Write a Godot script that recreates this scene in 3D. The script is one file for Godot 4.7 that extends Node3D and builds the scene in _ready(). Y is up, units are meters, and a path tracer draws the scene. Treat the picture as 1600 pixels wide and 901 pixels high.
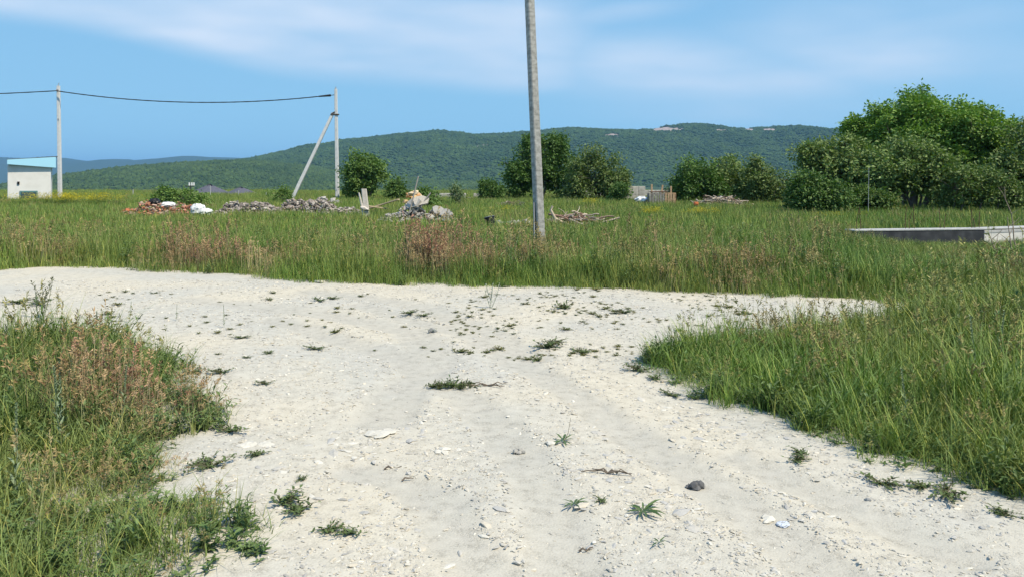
extends Node3D
# Gravel turning place in a meadow, concrete power poles, rubble heaps, trees and wooded hills behind.
# Metres, y up, the camera 1.6 m above the track looking along -z.
const EYE := 1.6
const F := 1256.0          # focal length in photograph pixels, used to turn sightings into places on the ground
const HZ := 280.0          # row of the level horizon

var rng := RandomNumberGenerator.new()
var used := {}
var mats := {}
var low_noise := FastNoiseLite.new()
var mid_noise := FastNoiseLite.new()
var fine_noise := FastNoiseLite.new()
var kind_noise := FastNoiseLite.new()

# ---------------------------------------------------------------- small mesh collector
class MB:
	var v := PackedVector3Array()
	var n := PackedVector3Array()
	var c := PackedColorArray()
	var i := PackedInt32Array()
	func tri(a: Vector3, b: Vector3, d: Vector3, col: Color):
		var nn := (d - a).cross(b - a).normalized()
		var k := v.size()
		v.append(a); v.append(b); v.append(d)
		n.append(nn); n.append(nn); n.append(nn)
		c.append(col); c.append(col); c.append(col)
		i.append(k); i.append(k + 1); i.append(k + 2)
	func quad(a: Vector3, b: Vector3, d: Vector3, e: Vector3, col: Color):
		var nn := (d - a).cross(b - a).normalized()
		var k := v.size()
		v.append(a); v.append(b); v.append(d); v.append(e)
		for q in 4:
			n.append(nn); c.append(col)
		i.append(k); i.append(k + 1); i.append(k + 2)
		i.append(k); i.append(k + 2); i.append(k + 3)
	func half() -> ArrayMesh:
		for k in c.size(): c[k] = c[k] * 0.5
		return mesh()
	func mesh(mat: Material = null) -> ArrayMesh:
		var a := []
		a.resize(Mesh.ARRAY_MAX)
		a[Mesh.ARRAY_VERTEX] = v; a[Mesh.ARRAY_NORMAL] = n; a[Mesh.ARRAY_COLOR] = c; a[Mesh.ARRAY_INDEX] = i
		var m := ArrayMesh.new()
		m.add_surface_from_arrays(Mesh.PRIMITIVE_TRIANGLES, a)
		if mat:
			m.surface_set_material(0, mat)
		return m

func box(mb: MB, t: Transform3D, s: Vector3, col: Color, bev := 0.0):
	# a box with chamfered edges when bev > 0
	var h := s * 0.5
	if bev <= 0.0:
		var p := []
		for k in 8:
			p.append(t * Vector3(h.x if k & 1 else -h.x, h.y if k & 2 else -h.y, h.z if k & 4 else -h.z))
		mb.quad(p[4], p[6], p[7], p[5], col); mb.quad(p[1], p[3], p[2], p[0], col)
		mb.quad(p[0], p[2], p[6], p[4], col); mb.quad(p[5], p[7], p[3], p[1], col)
		mb.quad(p[6], p[2], p[3], p[7], col); mb.quad(p[0], p[4], p[5], p[1], col)
		return
	var rings := [[-h.y, bev], [-h.y + bev, 0.0], [h.y - bev, 0.0], [h.y, bev]]
	var loops := []
	for r in rings:
		var x: float = h.x - r[1]
		var z: float = h.z - r[1]
		var b: float = bev
		var y: float = r[0]
		var lp := []
		for q in [Vector3(x - b, y, z), Vector3(x, y, z - b), Vector3(x, y, -z + b), Vector3(x - b, y, -z), Vector3(-x + b, y, -z), Vector3(-x, y, -z + b), Vector3(-x, y, z - b), Vector3(-x + b, y, z)]:
			lp.append(t * q)
		loops.append(lp)
	for k in 3:
		for q in 8:
			mb.quad(loops[k][q], loops[k + 1][q], loops[k + 1][(q + 1) % 8], loops[k][(q + 1) % 8], col)
	var lo: Array = loops[0]
	var hi: Array = loops[3]
	for q in range(1, 7):
		mb.tri(hi[0], hi[q + 1], hi[q], col)
		mb.tri(lo[0], lo[q], lo[q + 1], col)

func tube(mb: MB, pts: Array, rad: Array, sides: int, col: Color, cap := true):
	var rings := []
	for k in pts.size():
		var a: Vector3 = pts[maxi(k - 1, 0)]
		var b: Vector3 = pts[mini(k + 1, pts.size() - 1)]
		var d := (b - a).normalized()
		var u := d.cross(Vector3.FORWARD if absf(d.z) < 0.9 else Vector3.RIGHT).normalized()
		var w := d.cross(u).normalized()
		var base := mb.v.size()
		for q in sides:
			var an := TAU * q / sides
			var o := u * cos(an) + w * sin(an)
			mb.v.append(pts[k] + o * float(rad[k]))
			mb.n.append(o)
			mb.c.append(col)
		rings.append(base)
	for k in pts.size() - 1:
		for q in sides:
			var a2: int = rings[k] + q
			var b2: int = rings[k] + (q + 1) % sides
			var c2: int = rings[k + 1] + q
			var d2: int = rings[k + 1] + (q + 1) % sides
			mb.i.append_array(PackedInt32Array([a2, d2, b2, a2, c2, d2]))
	if cap:
		for e in [0, pts.size() - 1]:
			for q in range(1, sides - 1):
				mb.tri(mb.v[rings[e]], mb.v[rings[e] + q], mb.v[rings[e] + q + 1], col)

func chunk(mb: MB, t: Transform3D, col: Color, rough := 0.25):
	# a broken lump: an octahedron split once, its corners pushed about, flat faces
	var p := [Vector3.UP, Vector3.DOWN, Vector3.LEFT, Vector3.RIGHT, Vector3.FORWARD, Vector3.BACK]
	var f := [[0, 3, 5], [0, 5, 2], [0, 2, 4], [0, 4, 3], [1, 5, 3], [1, 2, 5], [1, 4, 2], [1, 3, 4]]
	var cache := {}
	var q := []
	for k in 6:
		q.append(p[k] * (1.0 + rng.randf_range(-rough, rough)))
	for fc in f:
		var m := []
		for e in 3:
			var a: int = fc[e]
			var b: int = fc[(e + 1) % 3]
			var key := mini(a, b) * 10 + maxi(a, b)
			if not cache.has(key):
				cache[key] = ((p[a] + p[b]) * 0.5).normalized() * (1.0 + rng.randf_range(-rough, rough)) * 0.97
			m.append(cache[key])
		for tr in [[q[fc[0]], m[0], m[2]], [m[0], q[fc[1]], m[1]], [m[2], m[1], q[fc[2]]], [m[0], m[1], m[2]]]:
			mb.tri(t * tr[0], t * tr[2], t * tr[1], col)

# ---------------------------------------------------------------- naming
func numbered(called: String) -> String:
	if not used.has(called):
		used[called] = 0
		return called
	used[called] += 1
	return "%s_%03d" % [called, used[called]]

func tag(o: Node, label: String, category := "", group := "", kind := ""):
	if label: o.set_meta("label", label)
	if category: o.set_meta("category", category)
	if group: o.set_meta("group", group)
	if kind: o.set_meta("kind", kind)

func thing(called: String, label: String, category: String, at := Vector3.ZERO, turn := 0.0, group := "") -> Node3D:
	var o := Node3D.new()
	o.name = numbered(called)
	add_child(o)
	o.position = at
	o.rotation.y = turn
	tag(o, label, category, group)
	return o

func part(parent: Node3D, called: String, m: Mesh, mat: Material, t := Transform3D.IDENTITY) -> MeshInstance3D:
	var o := MeshInstance3D.new()
	o.name = numbered(called) if parent == self else called
	o.mesh = m
	if mat: o.material_override = mat
	o.transform = t
	parent.add_child(o, true)
	return o

func scatter(parent: Node3D, called: String, m: Mesh, mat: Material, buf: PackedFloat32Array) -> MultiMeshInstance3D:
	var mm := MultiMesh.new()
	mm.transform_format = MultiMesh.TRANSFORM_3D
	mm.use_colors = true
	mm.mesh = m
	mm.instance_count = buf.size() / 16
	if buf.size(): mm.buffer = buf
	var o := MultiMeshInstance3D.new()
	o.name = numbered(called) if parent == self else called
	o.multimesh = mm
	if mat: o.material_override = mat
	parent.add_child(o, true)
	return o

func put(buf: PackedFloat32Array, b: Basis, o: Vector3, c: Color):
	buf.append_array(PackedFloat32Array([b.x.x, b.y.x, b.z.x, o.x, b.x.y, b.y.y, b.z.y, o.y, b.x.z, b.y.z, b.z.z, o.z, c.r, c.g, c.b, 1.0]))

# ---------------------------------------------------------------- places
func ground_at(px: float, py: float) -> Vector3:
	var d := EYE * F / (py - HZ)
	return on_ground((px - 800.0) / F * d, -d)

func at_depth(px: float, d: float) -> Vector3:
	return on_ground((px - 800.0) / F * d, -d)

func height_for(py: float, d: float) -> float:
	return EYE - (py - HZ) / F * d

func on_ground(x: float, z: float) -> Vector3:
	return Vector3(x, gh(x, z), z)

func gh(x: float, z: float) -> float:
	var far := smoothstep(8.0, 30.0, -z)
	var away := maxf(-z, absf(x) * 0.8)
	var fall := 0.0 if away < 95.0 else -46.0 * smoothstep(95.0, 1000.0, away) - (away - 95.0) * 0.004
	return fall + low_noise.get_noise_2d(x, z) * (0.05 + 0.07 * far) + mid_noise.get_noise_2d(x, z) * 0.022

# the edges of the gravel, as ground places
var left_patch := PackedVector2Array()
var right_patch := PackedVector2Array()
var far_edge := PackedVector2Array()
const MX0 := -16.0
const MZ0 := -20.0
const MS := 0.08
const MW := 420
const MH := 290
var mask := PackedFloat32Array()

func g2(px: float, py: float) -> Vector2:
	var d := EYE * F / (py - HZ)
	return Vector2((px - 800.0) / F * d, -d)

func poly_dist(p: Vector2, poly: PackedVector2Array) -> float:
	# signed distance to a closed outline, positive outside
	var best := 1e9
	var inside := false
	var j := poly.size() - 1
	for k in poly.size():
		var a := poly[k]
		var b := poly[j]
		var e := b - a
		var w := p - a
		best = minf(best, (w - e * clampf(w.dot(e) / e.length_squared(), 0.0, 1.0)).length_squared())
		if (a.y > p.y) != (b.y > p.y) and p.x < (b.x - a.x) * (p.y - a.y) / (b.y - a.y) + a.x:
			inside = not inside
		j = k
	return -sqrt(best) if inside else sqrt(best)

func bake_mask():
	for q in [[330, 960], [395, 901], [452, 862], [440, 822], [385, 800], [318, 795], [292, 765], [285, 725], [310, 695], [362, 672], [352, 640], [318, 618], [318, 590], [262, 570], [205, 548]]:
		left_patch.append(g2(q[0], q[1]))
	for q in [Vector2(-3.2, -7.25), Vector2(-3.9, -7.5), Vector2(-4.8, -7.4), Vector2(-6.5, -7.8), Vector2(-9.0, -7.4), Vector2(-14.0, -8.0), Vector2(-15.9, -2.0), Vector2(-1.6, -2.0)]:
		left_patch.append(q)
	for q in [[1700, 840], [1600, 796], [1540, 778], [1470, 760], [1385, 745], [1300, 735], [1285, 700], [1235, 680], [1180, 657], [1110, 632], [1050, 603], [985, 572]]:
		right_patch.append(g2(q[0], q[1]))
	for q in [Vector2(1.25, -7.35), Vector2(1.9, -7.75), Vector2(3.0, -8.2), Vector2(4.1, -8.6), Vector2(5.0, -9.3), Vector2(5.6, -9.9), Vector2(17.0, -9.9), Vector2(17.0, -2.5), Vector2(3.0, -2.8)]:
		right_patch.append(q)
	for q in [[-700, 432], [-300, 436], [0, 424], [110, 420], [330, 431], [450, 441], [600, 446], [800, 450], [1000, 456], [1150, 463], [1280, 470], [1400, 478], [1480, 484]]:
		far_edge.append(g2(q[0], q[1]))
	var field := far_edge.duplicate()
	field.append(Vector2(17.5, -10.0)); field.append(Vector2(17.5, -40.0)); field.append(Vector2(-40.0, -40.0))
	mask.resize(MW * MH)
	for b in MH:
		for a in MW:
			var p := Vector2(MX0 + a * MS, MZ0 + b * MS)
			var d := minf(minf(poly_dist(p, left_patch), poly_dist(p, right_patch)), poly_dist(p, field))
			d += fine_noise.get_noise_2d(p.x * 0.9, p.y * 0.9) * 0.16 + fine_noise.get_noise_2d(p.x * 4.0 + 50.0, p.y * 4.0) * 0.06
			mask[b * MW + a] = d

func road(x: float, z: float) -> float:
	# metres inside the gravel (positive) or outside it (negative)
	if z > -0.5: return 1.0 if absf(x) < 1.5 else -1.0
	var fa := (x - MX0) / MS
	var fb := (z - MZ0) / MS
	if fa < 0.0 or fb < 0.0 or fa >= MW - 1.001 or fb >= MH - 1.001:
		return -2.0
	var a := int(fa)
	var b := int(fb)
	fa -= a; fb -= b
	var k := b * MW + a
	return lerpf(lerpf(mask[k], mask[k + 1], fa), lerpf(mask[k + MW], mask[k + MW + 1], fa), fb)

func near_line(p: Vector2, line: Array) -> float:
	var best := 1e9
	for k in line.size() - 1:
		best = minf(best, Geometry2D.get_closest_point_to_segment(p, line[k], line[k + 1]).distance_to(p))
	return best

var tracks := []
func track(x: float, z: float) -> float:
	# 1 in the smooth dusty wheel tracks, 0 elsewhere
	var p := Vector2(x, z)
	var t := 0.0
	for l in tracks:
		t = maxf(t, 1.0 - smoothstep(l[1] * 0.5, l[1], near_line(p, l[0]) + fine_noise.get_noise_2d(x * 3.0, z * 3.0) * 0.05))
	return t

# ---------------------------------------------------------------- materials
func plain(called: String, col: Color, rough := 0.9, vertex := true) -> StandardMaterial3D:
	if mats.has(called): return mats[called]
	var m := StandardMaterial3D.new()
	m.resource_name = called
	m.albedo_color = col.linear_to_srgb() if not vertex else Color.WHITE
	m.vertex_color_use_as_albedo = vertex
	m.roughness = rough
	m.metallic_specular = 0.3
	mats[called] = m
	return m

func leafy(called: String, through: Color) -> StandardMaterial3D:
	var m := plain(called, Color.WHITE, 0.55)
	m.backlight_enabled = true
	m.backlight = through
	m.metallic_specular = 0.35
	m.cull_mode = BaseMaterial3D.CULL_DISABLED
	return m

func grain(size: int, freq: float, oct: int, seed_no: int, type := FastNoiseLite.TYPE_SIMPLEX_SMOOTH) -> Image:
	var f := FastNoiseLite.new()
	f.seed = seed_no
	f.noise_type = type
	f.frequency = freq
	f.fractal_octaves = oct
	return f.get_seamless_image(size, size)

func textured(called: String, ramp: Array, img: Image, height: Image, per_metre: float, relief: float, rough := 0.95) -> StandardMaterial3D:
	# a world-triplanar stone, earth or concrete: colours by a ramp over noise, relief from a second noise
	var m := plain(called, Color.WHITE, rough)
	var w := img.get_width()
	var src := img.get_data()
	var ch := src.size() / (w * w)
	var lut := PackedByteArray()
	var g := Gradient.new()
	g.offsets = PackedFloat32Array(ramp[0]); g.colors = PackedColorArray(ramp[1])
	for k in 256:
		var c := g.sample(k / 255.0).linear_to_srgb()
		lut.append(int(clampf(c.r, 0, 1) * 255)); lut.append(int(clampf(c.g, 0, 1) * 255)); lut.append(int(clampf(c.b, 0, 1) * 255))
	var out := PackedByteArray()
	out.resize(w * w * 3)
	for k in w * w:
		var q := src[k * ch] * 3
		out[k * 3] = lut[q]; out[k * 3 + 1] = lut[q + 1]; out[k * 3 + 2] = lut[q + 2]
	m.albedo_texture = ImageTexture.create_from_image(Image.create_from_data(w, w, false, Image.FORMAT_RGB8, out))
	m.uv1_triplanar = true
	m.uv1_world_triplanar = true
	m.uv1_scale = Vector3.ONE * per_metre
	if height:
		m.heightmap_enabled = true
		m.heightmap_texture = ImageTexture.create_from_image(height)
		m.heightmap_scale = relief
	return m

# ---------------------------------------------------------------- the scene
func _ready():
	rng.seed = 20240519
	low_noise.seed = 3; low_noise.frequency = 0.05
	mid_noise.seed = 4; mid_noise.frequency = 0.5; mid_noise.fractal_octaves = 2
	fine_noise.seed = 5; fine_noise.frequency = 1.0; fine_noise.fractal_octaves = 3
	kind_noise.seed = 9; kind_noise.frequency = 0.35; kind_noise.fractal_octaves = 3
	camera_and_light()
	bake_mask()
	build_ground()
	build_road()
	build_hills()
	build_poles()
	build_hut()
	build_foundation()
	build_far_walls()
	build_trees()
	build_heaps()
	build_grass()
	build_weeds()

func camera_and_light():
	var cam := Camera3D.new()
	cam.name = "camera"
	cam.projection = Camera3D.PROJECTION_FRUSTUM
	cam.near = 0.1
	cam.far = 40000.0
	cam.size = 2.0 * 0.1 * 450.5 / F
	cam.frustum_offset = Vector2(0.0, -0.1 * (450.5 - HZ) / F)
	cam.position = Vector3(0, EYE, 0)
	add_child(cam)
	cam.current = true
	var sun := DirectionalLight3D.new()
	sun.name = "sun"
	sun.light_energy = 1.45
	sun.light_color = Color(1.0, 0.95, 0.86)
	sun.light_angular_distance = 0.53
	sun.shadow_enabled = true
	add_child(sun)
	var to_sun := Vector3(0.47, 0.82, 0.33).normalized()
	sun.look_at_from_position(to_sun * 50.0, Vector3.ZERO, Vector3.UP)
	var e := Environment.new()
	e.background_mode = Environment.BG_SKY
	e.tonemap_mode = Environment.TONE_MAPPER_LINEAR
	e.tonemap_exposure = 1.2
	e.sdfgi_enabled = true
	e.ssao_enabled = true
	e.ssil_enabled = true
	e.fog_enabled = true
	e.fog_density = 0.000064
	e.fog_light_color = Color(0.55, 0.78, 1.0)
	var sky := Sky.new()
	var pm := PanoramaSkyMaterial.new()
	pm.panorama = sky_panorama()
	sky.sky_material = pm
	e.sky = sky
	var we := WorldEnvironment.new()
	we.name = "environment"
	we.environment = e
	add_child(we)

func sky_panorama() -> ImageTexture:
	# clear late-spring blue with thin veils of cirrus, linear values
	var w := 2048
	var h := 1024
	var px := PackedFloat32Array()
	px.resize(w * h * 3)
	var a := FastNoiseLite.new(); a.seed = 11; a.frequency = 0.045; a.fractal_octaves = 4
	var b := FastNoiseLite.new(); b.seed = 12; b.frequency = 0.13; b.fractal_octaves = 4
	# loose veils: azimuth, elevation (degrees), half width, half height, slope, strength
	var veils := [[12.5, 7.3, 10.5, 2.2, -0.12, 0.85], [24.5, 9.0, 7.5, 2.9, -0.05, 0.85], [17.0, 4.9, 9.0, 1.3, -0.03, 0.5], [33.0, 7.5, 7.0, 2.5, 0.0, 0.35], [7.0, 11.6, 6.0, 0.8, 0.10, 0.5]]
	for y in h:
		var el := 90.0 - (y + 0.5) / h * 180.0
		var base := Color(0.35, 0.68, 0.92)
		if el > 0.0:
			var t := 1.0 - exp(-el / 24.0)
			base = Color(lerpf(0.35, 0.10, t), lerpf(0.68, 0.30, t), lerpf(0.92, 0.68, t))
		for x in w:
			var az := (x + 0.5) / w * 360.0
			if az > 180.0: az -= 360.0
			var c := base
			if el > 0.0 and el < 75.0:
				var ca := cos(deg_to_rad(az)) * 46.0
				var sa := sin(deg_to_rad(az)) * 46.0
				var streak := a.get_noise_3d(ca + el * 0.8, sa + el * 1.0, el * 3.6) * 0.5 + 0.5
				var fine := b.get_noise_3d(ca * 0.7 - el * 0.9, sa * 0.7, el * 3.0) * 0.5 + 0.5
				var d := 0.0
				if absf(az) < 60.0 and el < 24.0:
					for q in veils:
						var dx: float = (az - q[0]) / q[2]
						var dy: float = (el - q[1] - (az - q[0]) * q[4]) / q[3]
						d = maxf(d, q[5] * exp(-dx * dx * 0.9 - dy * dy))
					# the broad sheet with a clear lower rim that slopes down to the right
					var rim := 9.6 - 2.6 * smoothstep(-34.0, -12.0, az) - 0.9 * smoothstep(-14.0, 4.0, az) + (streak - 0.5) * 0.9
					d = maxf(d, smoothstep(-0.5, 1.1, el - rim) * (1.0 - smoothstep(0.0, 9.0, az)) * (1.0 - 0.45 * smoothstep(3.0, 9.0, el - rim)))
					d = clampf(d * (0.1 + 1.35 * streak), 0.0, 1.0) * (0.35 + 1.05 * fine)
				var wide := smoothstep(0.42, 0.75, streak) * 0.8 * (0.7 + 0.5 * fine) * smoothstep(4.0, 12.0, el) * (1.0 - smoothstep(45.0, 75.0, el))
				var edge := maxf(smoothstep(36.0, 58.0, absf(az)), smoothstep(13.0, 23.0, el))
				d = lerpf(d, wide, edge)
				c = Color(lerpf(base.r, 0.72, d * 0.85), lerpf(base.g, 0.83, d * 0.85), lerpf(base.b, 0.98, d * 0.85))
			var k := (y * w + x) * 3
			px[k] = c.r * 0.87; px[k + 1] = c.g * 0.87; px[k + 2] = c.b * 0.87
	return ImageTexture.create_from_image(Image.create_from_data(w, h, false, Image.FORMAT_RGBF, px.to_byte_array()))

func grid_mesh(xs: PackedFloat32Array, zs: PackedFloat32Array, height: Callable, colour: Callable, keep = null) -> ArrayMesh:
	var nx := xs.size()
	var nz := zs.size()
	var v := PackedVector3Array(); v.resize(nx * nz)
	var c := PackedColorArray(); c.resize(nx * nz)
	var n := PackedVector3Array(); n.resize(nx * nz)
	for b in nz:
		for a in nx:
			v[b * nx + a] = Vector3(xs[a], height.call(xs[a], zs[b]), zs[b])
			c[b * nx + a] = colour.call(xs[a], zs[b])
	for b in nz:
		for a in nx:
			var l := v[b * nx + maxi(a - 1, 0)]
			var r := v[b * nx + mini(a + 1, nx - 1)]
			var u := v[maxi(b - 1, 0) * nx + a]
			var d := v[mini(b + 1, nz - 1) * nx + a]
			var nn := (r - l).cross(u - d)
			n[b * nx + a] = (nn if nn.y > 0 else -nn).normalized()
	var idx := PackedInt32Array()
	var up: bool = zs[1] < zs[0]
	for b in nz - 1:
		for a in nx - 1:
			var k := b * nx + a
			if keep != null and not keep.call((xs[a] + xs[a + 1]) * 0.5, (zs[b] + zs[b + 1]) * 0.5):
				continue
			if up: idx.append_array(PackedInt32Array([k, k + nx, k + nx + 1, k, k + nx + 1, k + 1]))
			else: idx.append_array(PackedInt32Array([k, k + nx + 1, k + nx, k, k + 1, k + nx + 1]))
	var arr := []
	arr.resize(Mesh.ARRAY_MAX)
	arr[Mesh.ARRAY_VERTEX] = v; arr[Mesh.ARRAY_NORMAL] = n; arr[Mesh.ARRAY_COLOR] = c; arr[Mesh.ARRAY_INDEX] = idx
	var m := ArrayMesh.new()
	m.add_surface_from_arrays(Mesh.PRIMITIVE_TRIANGLES, arr)
	return m

func steps(from: float, to: float, list: Array) -> PackedFloat32Array:
	# coordinates whose spacing grows with the distance from zero: list of [limit, step]
	var out := PackedFloat32Array()
	var x := from
	while x < to:
		out.append(x)
		var s := 400.0
		for q in list:
			if absf(x) < q[0]:
				s = q[1]
				break
		x += s
	out.append(to)
	return out

func build_ground():
	var xs := steps(-16000.0, 16000.0, [[22.0, 0.3], [80.0, 2.0], [400.0, 20.0], [2000.0, 150.0]])
	var zs := steps(-18000.0, 60.0, [[30.0, 0.3], [100.0, 2.0], [400.0, 20.0], [2000.0, 150.0]])
	var mat := textured("meadow_soil", [[0.0, 0.5, 1.0], [Color(0.045, 0.055, 0.02), Color(0.085, 0.085, 0.035), Color(0.15, 0.125, 0.065)]], grain(512, 0.02, 5, 21), grain(512, 0.05, 4, 22), 0.5, 3.0)
	var g := part(self, "ground", grid_mesh(xs, zs, func(x, z): return gh(x, z) - 0.03, func(_x, _z): return Color.WHITE, null), mat)
	tag(g, "brown earth under the meadow grass", "", "", "structure")

func road_height(x: float, z: float) -> float:
	var r := road(x, z)
	var k := smoothstep(-0.75, -0.25, r)
	return gh(x, z) - 0.03 + 0.05 * k + fine_noise.get_noise_2d(x * 2.2, z * 2.2) * 0.007 + fine_noise.get_noise_2d(x * 7.0, z * 7.0) * 0.0035 * k - 0.022 * track(x, z)

func build_road():
	tracks = [[[g2(880, 900), g2(860, 800), g2(800, 700), g2(720, 620), g2(620, 560), g2(420, 500)], 0.2],
		[[g2(1290, 900), g2(1130, 780), g2(980, 680), g2(860, 600), g2(740, 530), g2(560, 478)], 0.2],
		[[g2(560, 742), g2(640, 765), g2(690, 800), g2(705, 850), g2(760, 901), g2(800, 960)], 0.17],
		[[g2(600, 660), g2(620, 620), g2(680, 570), g2(640, 520), g2(500, 490), g2(300, 470)], 0.28],
		[[g2(830, 560), g2(760, 520), g2(660, 480), g2(480, 455)], 0.25],
		[[g2(1150, 720), g2(1320, 800), g2(1500, 880)], 0.16]]
	var xs := PackedFloat32Array()
	var x := -15.5
	while x < 7.0:
		xs.append(x)
		x += 0.06 if x > -4.5 and x < 4.5 else 0.14
	var zs := PackedFloat32Array()
	var z := 0.6
	while z > -15.5:
		zs.append(z)
		z -= 0.05 if z > -7.0 else 0.09
	# crushed stone: every fragment a tone of its own over soft dusty patches; the joints are grooves in the relief
	var soft := grain(1024, 0.012, 5, 31).get_data()
	var f := FastNoiseLite.new()
	f.seed = 33; f.noise_type = FastNoiseLite.TYPE_CELLULAR; f.frequency = 0.085; f.cellular_return_type = FastNoiseLite.RETURN_CELL_VALUE
	f.domain_warp_enabled = true; f.domain_warp_amplitude = 9.0; f.domain_warp_frequency = 0.05
	var cells := f.get_seamless_image(1024, 1024).get_data()
	f.cellular_return_type = FastNoiseLite.RETURN_DISTANCE2_SUB
	var joints := f.get_seamless_image(1024, 1024).get_data()
	var fines := grain(1024, 0.11, 3, 34).get_data()
	var hgt := PackedByteArray()
	hgt.resize(1024 * 1024)
	var tone := PackedByteArray()
	tone.resize(1024 * 1024)
	for k in 1024 * 1024:
		var dust := clampf((soft[k] - 96) / 70.0, 0.0, 1.0)
		tone[k] = int(clampf(soft[k] * 0.45 + cells[k] * 0.28 * (1.0 - 0.6 * dust) + fines[k] * 0.27 + 10.0, 0.0, 255.0))
		hgt[k] = int(clampf((minf(joints[k] * 2.2, 150.0) * 0.75 + cells[k] * 0.25) * (1.0 - 0.75 * dust) + dust * 120.0 + fines[k] * 0.22, 0.0, 255.0))
	var img := Image.create_from_data(1024, 1024, false, Image.FORMAT_L8, tone)
	var mat := textured("crushed_limestone", [[0.0, 0.3, 0.45, 0.6, 1.0], [Color(0.25, 0.235, 0.195), Color(0.41, 0.388, 0.335), Color(0.525, 0.50, 0.435), Color(0.585, 0.56, 0.49), Color(0.68, 0.65, 0.57)]], img, Image.create_from_data(1024, 1024, false, Image.FORMAT_L8, hgt), 0.6, 0.5)
	var colour := func(ax: float, az: float) -> Color:
		var t := kind_noise.get_noise_2d(ax * 1.3, az * 1.3)
		var grey := Color(0.88, 0.89, 0.885)
		var warm := Color(1.0, 0.965, 0.89)
		return grey.lerp(warm, clampf(0.5 + t * 1.3, 0.0, 1.0)).lerp(Color(0.80, 0.80, 0.785), track(ax, az) * 0.7)
	var m := grid_mesh(xs, zs, road_height, colour, func(ax, az): return road(ax, az) > -0.75)
	var g := part(self, "gravel_track", m, mat)
	tag(g, "pale crushed limestone track widening between the grass verges", "track", "", "structure")
	# loose stones: the largest one by one, the grit as one mass
	var variants := []
	for k in 7:
		var mb := MB.new()
		chunk(mb, Transform3D(Basis.from_scale(Vector3(1, 0.42 + 0.1 * (k % 3), 0.8)), Vector3.ZERO), Color.WHITE, 0.3)
		variants.append(mb.mesh())
	var tones := [Color(0.55, 0.52, 0.45), Color(0.62, 0.59, 0.51), Color(0.47, 0.45, 0.40), Color(0.57, 0.52, 0.42), Color(0.44, 0.43, 0.40)]
	var stone_mats := []
	for k in tones.size():
		stone_mats.append(textured("limestone_%d" % k, [[0.0, 1.0], [tones[k] * 0.85, tones[k] * 1.1]], grain(128, 0.05, 4, 41 + k), null, 6.0, 0.0))
	var centres := [[580, 690, 60, 20, 34], [1210, 822, 60, 16, 26], [690, 690, 110, 26, 30], [1010, 700, 140, 40, 40], [1080, 800, 130, 36, 34], [760, 850, 160, 50, 36], [500, 760, 100, 60, 26], [900, 760, 200, 90, 44], [1120, 660, 120, 40, 30]]
	var made := 0
	for c in centres:
		for k in c[4]:
			if made >= 298: break
			var px: float = c[0] + rng.randfn() * c[2] * 0.6
			var py: float = clampf(c[1] + rng.randfn() * c[3] * 0.7, 560.0, 898.0)
			var p := ground_at(px, py)
			if road(p.x, p.z) < 0.05 or track(p.x, p.z) > 0.4: continue
			p.y = road_height(p.x, p.z)
			var s := rng.randf_range(0.011, 0.026) * (1.0 + (0.8 if rng.randf() < 0.1 else 0.0))
			var bs := Basis.from_euler(Vector3(rng.randf_range(-0.15, 0.15), rng.randf() * TAU, rng.randf_range(-0.15, 0.15))) * Basis.from_scale(Vector3(s * rng.randf_range(1.0, 1.7), s * 0.42, s))
			part(g, "stone", variants[rng.randi() % 7], stone_mats[rng.randi() % 5], Transform3D(bs, p))
			made += 1
	for k in 4:
		var buf := PackedFloat32Array()
		for q in 24000:
			var d := 2.6 + 10.0 * pow(rng.randf(), 1.6)
			var ax := rng.randf_range(-0.62, 0.62) * d
			var r := road(ax, -d)
			if r < 0.02: continue
			var lot := kind_noise.get_noise_2d(ax * 3.0 + 30.0, -d * 3.0) * 0.9 + 0.6
			if rng.randf() > lot * (1.0 - 0.92 * track(ax, -d)): continue
			var s := rng.randf_range(0.002, 0.0055) * (1.0 + 1.8 * pow(rng.randf(), 6.0)) * (0.8 + d * 0.08)
			var bs := Basis.from_euler(Vector3(rng.randf_range(-0.3, 0.3), rng.randf() * TAU, rng.randf_range(-0.3, 0.3))).scaled_local(Vector3(s * rng.randf_range(1.0, 1.8), s, s))
			var tn: Color = tones[rng.randi() % 5] * rng.randf_range(0.75, 1.08)
			put(buf, bs, Vector3(ax, road_height(ax, -d) + s * 0.1, -d), tn)
		var gr := scatter(g, "grit", variants[k], plain("grit", Color.WHITE), buf)
		gr.set_meta("kind", "stuff")

# ---------------------------------------------------------------- hills
func profile_at(prof: Array, px: float) -> float:
	for k in prof.size() - 1:
		if px <= prof[k + 1][0]:
			var t := clampf((px - prof[k][0]) / float(prof[k + 1][0] - prof[k][0]), 0.0, 1.0)
			t = lerpf(t, t * t * (3.0 - 2.0 * t), 0.6)
			return lerpf(prof[k][1], prof[k + 1][1], t)
	return prof[-1][1]

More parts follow.
